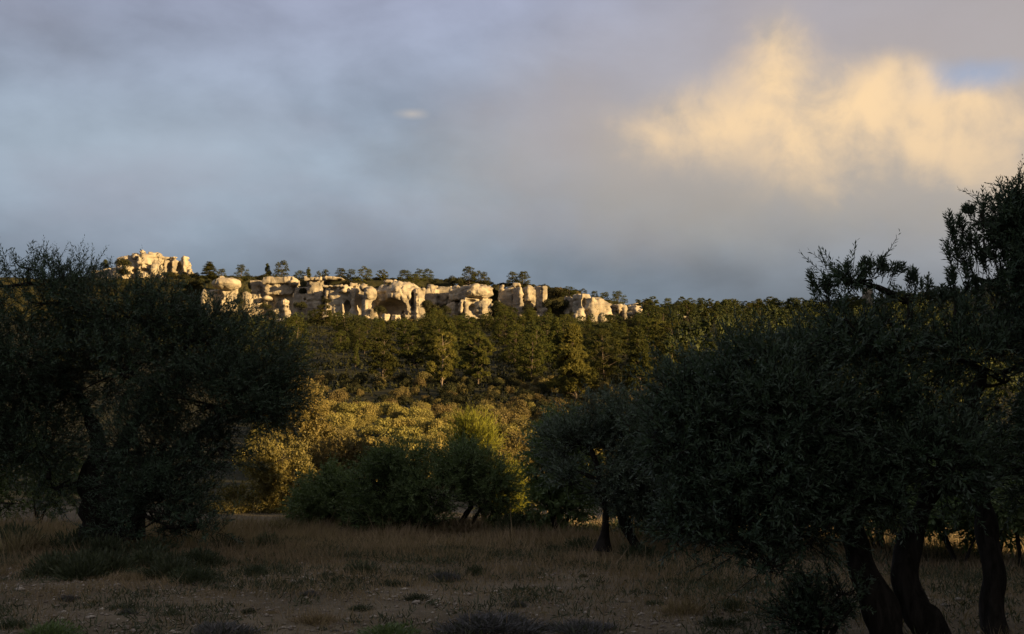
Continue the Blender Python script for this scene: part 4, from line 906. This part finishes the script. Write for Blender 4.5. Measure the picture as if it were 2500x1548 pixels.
# lit kermes oak to its right, and the leafy oaks at left centre
def shrub(name, label, px, Y, blobs, mk, shoots, seed, per=14, L=0.065, Wd=0.034, sl=0.28, gap=0.3, up=0.4, group=None):
    b = (at(px, 1290, Y)[0], Y, T(at(px, 1290, Y)[0], Y))
    return leafy(name, label, 'bush', b, multi(b, 4, 0.4, 0.7, seed), blobs, mk, shoots, per, L, Wd, seed, sl, False, gap, up, limb=0.018, group=group, twig=False)
shrub('oak_bush', 'brown gold oak bush right of the broom', 1285, 25.2, [B(1270, 1110, 50, 40, 25.2, 0.6), B(1300, 1150, 45, 40, 25.2, 0.6), B(1270, 1200, 60, 60, 25.5, 0.6)], 'russet', 1000, 451)
shrub('oak_bush', 'sunlit golden leafed oak bush against the right edge of the left olive', 690, 29, [B(690, 1120, 50, 50, 29, 0.7), B(720, 1170, 45, 45, 29, 0.6), B(660, 1180, 40, 40, 29, 0.6), B(700, 1230, 60, 40, 29, 0.6), B(640, 1130, 36, 36, 29, 0.5)], 'oak', 1500, 461, L=0.075, Wd=0.042, gap=0.5)
shrub('oak_bush', 'low golden leafed oak shoots at the foot of the left olive', 590, 30, [B(590, 1222, 45, 28, 30, 0.5), B(550, 1240, 30, 25, 30, 0.4), B(670, 1250, 30, 22, 29.5, 0.4), B(520, 1210, 36, 30, 30, 0.4), B(560, 1270, 60, 22, 29, 0.5), B(620, 1260, 40, 20, 29.8, 0.4)], 'oak', 900, 471, L=0.075, Wd=0.042, gap=0.5)
shrub('scrub_bush', 'dim green rounded bush left of the round bushy olive', 800, 23, [B(790, 1170, 55, 45, 23, 0.6), B(820, 1230, 60, 50, 23, 0.6), B(760, 1240, 50, 45, 23, 0.6)], 'shrub', 1500, 481)
shrub('scrub_bush', 'dusty grey green bush seen under the left olive crown at the frame edge', 90, 25, [B(60, 1130, 90, 70, 25, 0.9), B(150, 1180, 60, 70, 25, 0.8), B(30, 1230, 110, 60, 24.6, 0.8), B(-60, 1130, 80, 90, 25, 0.9), B(10, 1060, 70, 50, 25, 0.8)], 'shrub', 2600, 491)
shrub('scrub_bush', 'tall sunlit bush peering past the right edge of the left olive crown', 750, 62, [B(745, 970, 34, 34, 62, 1.2), B(765, 1010, 34, 34, 62, 1.2), B(730, 1040, 50, 40, 62, 1.4), B(770, 1060, 40, 30, 62, 1.2)], 'oak', 900, 495, L=0.16, Wd=0.09, sl=0.55)
shrub('scrub_bush', 'dark brown shaded thicket in the hollow behind the dim green bush', 850, 38, [B(830, 1110, 70, 36, 38, 1.2), B(890, 1115, 50, 34, 38, 1.0), B(800, 1150, 70, 40, 38, 1.2), B(900, 1160, 60, 40, 38, 1.2)], 'russet', 1600, 497, L=0.09, Wd=0.05, gap=0.1)
# dark trees closing the far side of the field at right
for i, (px, Y, tp, lb, wd) in enumerate([(1370, 20.5, 1010, 'dark tree behind the silvery olive at its left shoulder', 80), (1690, 19.2, 1050, 'dark tree at the far edge of the grass seen left of the right olive', 110),
                                         (1880, 30, 960, 'dark tree hidden mostly behind the right olive crown', 150), (2150, 17.3, 1030, 'dark bush visible between the trunks of the right olive', 150), (2420, 16.3, 1040, 'dark bush at the right frame edge behind the third trunk', 150)]):
    b = (at(px, 1290, Y)[0], Y, 0.0); s = pxs(Y)
    leafy('evergreen_tree', lb, 'tree', b, multi(b, 4, 0.6, 1.3, 500 + i), [B(px - wd * 0.35, tp + 120, wd * 0.6, 90, Y, 0.9), B(px + wd * 0.35, tp + 130, wd * 0.6, 90, Y, 0.9), B(px, tp + 60, wd * 0.6, 60, Y, 0.8), B(px, tp + 210, wd, 60, Y, 0.9)],
          'shrub', 1050, 14, 0.115, 0.042, 510 + i, 0.32, False, 0.15, 0.4, limb=0.03, twig=False)
for i, (px, Y, lb) in enumerate([(1600, 19.5, 'low dark shrub right of the silvery olive at the field edge'), (1730, 18, 'low dark shrub left of the first trunk of the right olive, far behind'), (1960, 17, 'low dark shrub far behind the olive suckers'),
                                 (2230, 16, 'low dark shrub seen between the two left trunks of the right olive'), (2340, 15.5, 'low dark shrub seen left of the third trunk'), (2490, 15, 'low dark shrub seen right of the third trunk')]):
    shrub('scrub_bush', lb, px, Y, [B(px - 50, 1245, 60, 36, Y, 0.5), B(px + 40, 1235, 65, 42, Y, 0.5), B(px, 1215, 60, 36, Y, 0.5)], 'shrub', 700, 540 + i, 12, 0.09, 0.036, 0.26, 0.15)
# leafy suckers at the foot of the right olive
b = (at(2000, 1560, 9.2)[0], 9.2, 0.0)
leafy('olive_sapling', 'leafy low sucker growth at the foot of the right olive trunks', 'bush', b, multi(b, 5, 0.3, 0.35, 9), [B(1990, 1480, 70, 50, 9.2, 0.25), B(2060, 1450, 40, 50, 9.2, 0.2), B(1940, 1510, 50, 35, 9.2, 0.2)], 'olive', 300, 14, 0.05, 0.020, 530, 0.2, False, 0.5, 0.6, limb=0.008)

# ----------------------------------------------------------------- cypress windbreak outside the frame at right: it throws the shade over the field
def cypress_parts(seed):
    rng = R(seed); tr = MB(); cr = MB(); H = 11.5
    tube(tr, [(0, 0, -0.3), (0.05, 0, 4), (0, 0.05, 11)], [0.2, 0.13, 0.02], 8)
    n = 9000; t = rng.random(n) ** 0.8; ph = rng.uniform(0, 6.28, n)
    Rr = 1.25 * np.minimum(1, (t + 0.05) / 0.2) * (1 - t) ** 0.55 + 0.08
    rr = Rr * rng.uniform(0.35, 1.0, n) * (1 + 0.12 * np.sin(ph * 5 + t * 20))
    P = np.stack([np.cos(ph) * rr, np.sin(ph) * rr, t * H + 0.1], 1)
    needles(cr, P, unit(np.stack([np.cos(ph) * 0.5, np.sin(ph) * 0.5, np.ones(n)], 1)), rng, 0.42, 0.13, 3)
    return tr.mesh('trunk', M['bark'], True), cr.mesh('crown', M['cypress'])
CYP = [cypress_parts(601)]
for i in range(18):
    yy = 12.1 - i * 1.75
    e = empty('cypress_tree', (13.2 + 0.25 * math.sin(i * 2.3), yy, T(13.2, yy)), 'tall dark cypress in the windbreak row beside the field', 'cypress tree', 'cypresses of the windbreak', i * 1.7, (1.0, 1.0, 1 + 0.06 * math.sin(i * 1.9)))
    child('trunk', CYP[0][0], e); child('crown', CYP[0][1], e)

for i, (x_, y_, h_) in enumerate([(11.6, 20.8, 0.62), (12.6, 22.4, 0.7), (13.8, 24.2, 0.75), (15.0, 26.2, 0.7), (16.2, 28.4, 0.75)]):  # cypresses added out of view to shade the field's right corner
    e = empty('cypress_tree', (x_, y_, T(x_, y_)), 'shorter cypress added out of view beyond the windbreak to shade the far right corner of the field', 'cypress tree', 'added shade cypresses at the field corner', i * 2.1, (1.1, 1.1, h_))
    child('trunk', CYP[0][0], e); child('crown', CYP[0][1], e)

# ----------------------------------------------------------------- field: dry grass, herbs, stones
rng = R(41)
def field_pts(n, y0, y1, rng):
    y = np.sqrt(rng.uniform(y0 * y0, y1 * y1, n)); return rng.uniform(-0.62, 0.62, n) * y, y
mb = MB(); n = 230000
x, y = field_pts(n, 8.2, 23.5, rng)
p = np.stack([x, y, np.zeros(n)], -1)
den = vnoise(p, 1.6, 21) * 0.5 + vnoise(p, 0.5, 22) * 0.5 + (y - 14.0) * np.where(y < 14, 0.06, 0.11) + 0.10 * np.sign(x) + 0.42
den = np.where((x < -2.0) & (y < 12.5), den - 0.3, den)
k = den > rng.uniform(-0.5, 0.9, n); x, y, p = x[k], y[k], p[k]; n = len(x)
hgt = (0.07 + 0.10 * sstep(13, 20, y)) * rng.uniform(0.4, 1.6, n) * (1 + 0.75 * vnoise(p, 0.9, 23) + 0.35 * vnoise(p, 0.3, 25))
hgt = np.maximum(hgt, 0.03) * np.where(rng.random(n) < 0.03, 2.0, 1.0)
P = np.stack([x, y, terr(x, y) - 0.01], 1)
Dr = unit(np.stack([rng.normal(0, 0.42, n) + 0.5 * vnoise(p, 0.7, 26), rng.normal(0, 0.42, n), np.ones(n)], 1)); sd = unit(np.cross(Dr, rand_dir(rng, n)))
wd = 0.0055 * (y / 14)
V = np.stack([P - sd * wd[:, None], P + sd * wd[:, None], P + Dr * hgt[:, None]], 1)
mb.add(V.reshape(-1, 3), np.arange(n)[:, None] * 3 + np.array([[0, 1, 2]]), np.repeat(np.clip(rng.random(n) * 0.7 + 0.15 + 0.3 * vnoise(p, 2.5, 24), 0, 1), 3))
tag(mb.build('dry_grass', M['straw']), 'tawny dry grass covering the field', 'grass', None, 'stuff')

# low creeping herbs between the stones
mb = MB(); n = 190000; x, y = field_pts(n, 8.2, 20, rng); p = np.stack([x, y, np.zeros(n)], -1)
k = (vnoise(p, 1.1, 61) * 0.7 + vnoise(p, 0.35, 62) * 0.6 + 0.06 * (y - 11)) > rng.uniform(-0.15, 1.0, n); x, y, p = x[k], y[k], p[k]; n = len(x)
P = np.stack([x, y, terr(x, y) + rng.random(n) * 0.05], 1)
blades(mb, P, unit(rng.normal(0, 0.7, (n, 3)) + np.array([0, 0, 0.9])), rand_dir(rng, n), rng.uniform(0.03, 0.11, n), 0.012, np.clip(0.5 + 0.5 * vnoise(p, 0.6, 63) + rng.normal(0, .2, n), 0, 1))
tag(mb.build('ground_cover', M['herb']), 'dull low creeping herbs over the stony soil', 'ground cover', None, 'stuff')

ico = np.array([(0, 0, 1), (1, 0, 0), (0, 1, 0), (-1, 0, 0), (0, -1, 0), (0, 0, -1), (.7, .7, .2), (-.7, .7, .3), (-.7, -.7, .2), (.7, -.7, .3)], float)
icf = np.array([(0, 1, 6), (0, 6, 2), (0, 2, 7), (0, 7, 3), (0, 3, 8), (0, 8, 4), (0, 4, 9), (0, 9, 1), (5, 6, 1), (5, 2, 6), (5, 7, 2), (5, 3, 7), (5, 8, 3), (5, 4, 8), (5, 9, 4), (5, 1, 9)])
def pebble(rng, n, size):
    V = ico[None] * (1 + rng.normal(0, 0.16, (n, 10, 1))); a = rng.uniform(0, 6.28, n)
    V = V * np.stack([size * rng.uniform(0.8, 1.4, n), size * rng.uniform(0.7, 1.1, n), size * rng.uniform(0.35, 0.7, n)], 1)[:, None]
    c, s_ = np.cos(a)[:, None], np.sin(a)[:, None]
    return np.stack([V[..., 0] * c - V[..., 1] * s_, V[..., 0] * s_ + V[..., 1] * c, V[..., 2]], -1)
n = 21000; x, y = field_pts(n, 8.3, 17, rng); p = np.stack([x, y, np.zeros(n)], -1)
k = (vnoise(p, 1.3, 31) * 0.6 + vnoise(p, 0.5, 32) * 0.4 + (12.0 - y) * 0.12 - 0.09 * x) > rng.uniform(-0.3, 1.0, n); x, y = x[k], y[k]; n = len(x)
V = pebble(rng, n, 0.010 + 0.022 * rng.random(n) ** 2.5) + np.stack([x, y, terr(x, y) + 0.003], 1)[:, None]
mb = MB(); mb.add(V.reshape(-1, 3), (np.arange(n)[:, None, None] * 10 + icf[None]).reshape(-1, 3), np.repeat(rng.random(n) ** 1.6, 10))
tag(mb.build('gravel', M['stone']), 'small pale stones scattered over the bare soil', 'gravel', None, 'stuff')
# bigger stones, one by one
STM = []
for i in range(4):
    mb = MB(); mb.add(pebble(R(700 + i), 1, np.array([1.0]))[0], icf, 0.55 + 0.12 * i); STM.append(mb.mesh('stone', M['stone']))
for i in range(46):
    yy = rng.uniform(9.0, 14.5); xx = rng.uniform(-0.45, 0.40) * yy
    if rng.random() < 0.55: xx = -abs(xx)
    o = bpy.data.objects.new('field_stone', STM[i % 4]); COL.objects.link(o); s_ = rng.uniform(0.035, 0.065)
    o.location = (xx, yy, T(xx, yy) + s_ * 0.15); o.scale = (s_, s_, s_); o.rotation_euler = (0, 0, i)
    tag(o, 'pale fist sized stone lying on the bare ground of the field', 'stone', 'stones lying in the field')

def herb_mesh(seed, m, n=900, kind='dome'):
    rng = R(seed); mb = MB()
    u = rand_dir(rng, n); u[:, 2] = np.abs(u[:, 2])
    if kind == 'dome':
        P = u * (rng.uniform(0.35, 0.95, n) * (1 + 0.3 * vnoise(u, 0.5, seed)))[:, None] * np.array([1, 1, 0.75])
        blades(mb, P, unit(u + rand_dir(rng, n) * 0.6 + (0, 0, 0.5)), rand_dir(rng, n), 0.24 * rng.uniform(0.5, 1.4, n), 0.05, rng.random(n))
    else:
        a = rng.uniform(0, 6.28, n); r = rng.random(n) ** 0.55 * 0.8 * (1 + 0.35 * np.sin(a * 3 + seed)); P = np.stack([np.cos(a) * r, np.sin(a) * r, rng.random(n) ** 2 * 0.5 * (1 - 0.6 * r)], 1)
        Dr = unit(np.stack([np.cos(a) * r * 0.5, np.sin(a) * r * 0.5, np.ones(n) * 0.8], 1) + rng.normal(0, 0.38, (n, 3)))
        blades(mb, P, Dr, rand_dir(rng, n), rng.uniform(0.15, 0.62, n), 0.030, rng.random(n))
    return mb.mesh('foliage', m)
HERB = {'dome': [herb_mesh(800 + i, M['herb']) for i in range(3)], 'grey': [herb_mesh(810 + i, M['greyherb'], 2200, 'tuft') for i in range(2)], 'tuft': [herb_mesh(820 + i, M['straw'], 900, 'tuft') for i in range(2)],
        'green': [herb_mesh(830, M['shrub'], 1200)]}
def gxy(px, py): d = px_dir(px, py); q_ = CAM + d * (CAM[2] / -d[2]); return q_[0], q_[1]
def herb(px, py, wpx, kind, label, hz=0.8, var=0, group=None):
    xx, yy = gxy(px, py); r = wpx * 0.5 * pxs(yy)
    o = bpy.data.objects.new('herb_clump' if kind != 'tuft' else 'grass_tuft', HERB[kind][var % len(HERB[kind])]); COL.objects.link(o)
    o.location = (xx, yy, T(xx, yy) - 0.02); o.scale = (r, r, r * hz); o.rotation_euler = (0, 0, var * 1.3)
    return tag(o, label, 'herb clump' if kind != 'tuft' else 'grass tuft', group)
for i, (px, py, wp, kd, hz, lb) in enumerate([
        (650, 1345, 75, 'dome', 1.5, 'dark rounded bushlet at the left end of the tawny grass'), (30, 1530, 90, 'dome', 0.7, 'dark herb mound at the bottom left corner'),
        (120, 1560, 150, 'green', 0.7, 'green herb mound cut by the bottom edge near the left corner'), (540, 1545, 150, 'grey', 0.55, 'bluish grey twiggy herb mound by the bottom edge left of the middle'),
        (800, 1415, 60, 'dome', 0.7, 'small dark herb clump left of the middle of the field'), (880, 1405, 90, 'dome', 0.9, 'broad dark herb clump in the middle of the field'),
        (965, 1432, 80, 'dome', 0.5, 'low flat dark herb clump just below the broad one'), (1015, 1470, 75, 'dome', 0.6, 'dark herb clump with pale stones beside it near the middle'),
        (1085, 1415, 70, 'grey', 1.0, 'grey green herb clump right of the broad dark one'), (1158, 1400, 45, 'dome', 1.5, 'narrow dark upright herb in the tawny grass'), (880, 1490, 70, 'dome', 0.6, 'dark herb clump at lower left of the middle'),
        (950, 1552, 160, 'green', 0.5, 'dark green herb mound at the bottom edge in the middle'), (1200, 1540, 250, 'grey', 0.42, 'wide bluish grey twiggy herb patch at the bottom edge'), (1420, 1545, 160, 'grey', 0.5, 'smaller bluish grey twiggy herb patch right of the wide one'),
        (770, 1520, 110, 'tuft', 0.7, 'dull yellow grass tuft at lower left of the middle'), (1665, 1500, 110, 'tuft', 0.9, 'tall tawny grass tuft on the right part of the field'), (1785, 1490, 70, 'dome', 1.0, 'dark leafy herb left of the olive suckers'),
        (1600, 1480, 50, 'dome', 0.8, 'little dark herb left of the tall tawny tuft'), (1760, 1530, 120, 'dome', 0.5, 'low herb mat at the bottom edge near the olive suckers'), (1420, 1345, 90, 'dome', 0.9, 'dark herb at the foot of the silvery olive'),
        (1350, 1350, 70, 'dome', 0.7, 'dark herb left of the foot of the silvery olive'), (1560, 1365, 110, 'dome', 0.9, 'dark undergrowth below the second trunk of the silvery olive'), (1275, 1440, 60, 'dome', 0.5, 'flat herb clump right of the middle'),
        (420, 1500, 60, 'dome', 0.7, 'small herb clump on the stony ground at left'), (300, 1475, 80, 'dome', 0.5, 'flat herb mat on the stony ground at left')]):
    herb(px, py, wp, kd, lb, hz, i)
for i in range(55):        # undergrowth beneath the left olive and along the field edge
    px = rng.uniform(-60, 640) if i < 38 else rng.uniform(640, 1760); py = rng.uniform(1345, 1430) if i < 38 else rng.uniform(1295, 1310)
    herb(px, py, rng.uniform(70, 150), 'dome' if rng.random() < 0.75 else 'tuft', (UL := ('dark low herb in the undergrowth %s' % ('at the left frame edge below the left olive' if px < 150 else 'round the trunks of the left olive' if px < 350 else 'below the right half of the left olive crown') if i < 38 else 'dark low herb along the far edge of the field %s' % ('left of the round bushy olive' if px < 900 else 'below the round bushy olive' if px < 1280 else 'near the silvery olive'))), rng.uniform(0.6, 1.2), i, UL.replace('herb', 'herbs', 1))
for i in range(34):
    px = rng.uniform(100, 1850); py = rng.uniform(1400, 1545)
    herb(px, py, rng.uniform(22, 48), ['dome', 'grey', 'tuft'][int(rng.integers(3))], 'little herb or grass clump dotted over the stony field', rng.uniform(0.5, 1.0), i, 'little clumps dotted over the field')
# dead stalks
for i, (px, py, hh, ln, lb) in enumerate([(1472, 1545, 0.50, 0.04, 'tall dry stalk rising at the bottom edge right of the grey herb patches'), (1150, 1545, 0.30, -0.06, 'thin dry stalk leaning out of the wide grey herb patch'), (1235, 1540, 0.28, 0.05, 'forked dry stalk near the right end of the wide grey herb patch')]):
    xx, yy = gxy(px, py); b = np.array([xx, yy, T(xx, yy)]); mb = MB()
    tube(mb, curve([b - (0, 0, 0.02), b + (ln * 0.3, 0, hh * 0.5), b + (ln, 0.02, hh)], 6), np.linspace(0.006, 0.002, 13), 5, 0.5)
    for k in range(6):
        z = hh * (0.45 + 0.09 * k); dv = np.array([(-1) ** k * 0.05, 0.02, 0.06]); tube(mb, [b + (ln * z / hh, 0, z), b + (ln * z / hh, 0, z) + dv], [0.003, 0.0015], 3, 0.5)
    o = mb.build('dry_stalk', M['straw'], None, False, tuple(b)); tag(o, lb, 'dry stalk')
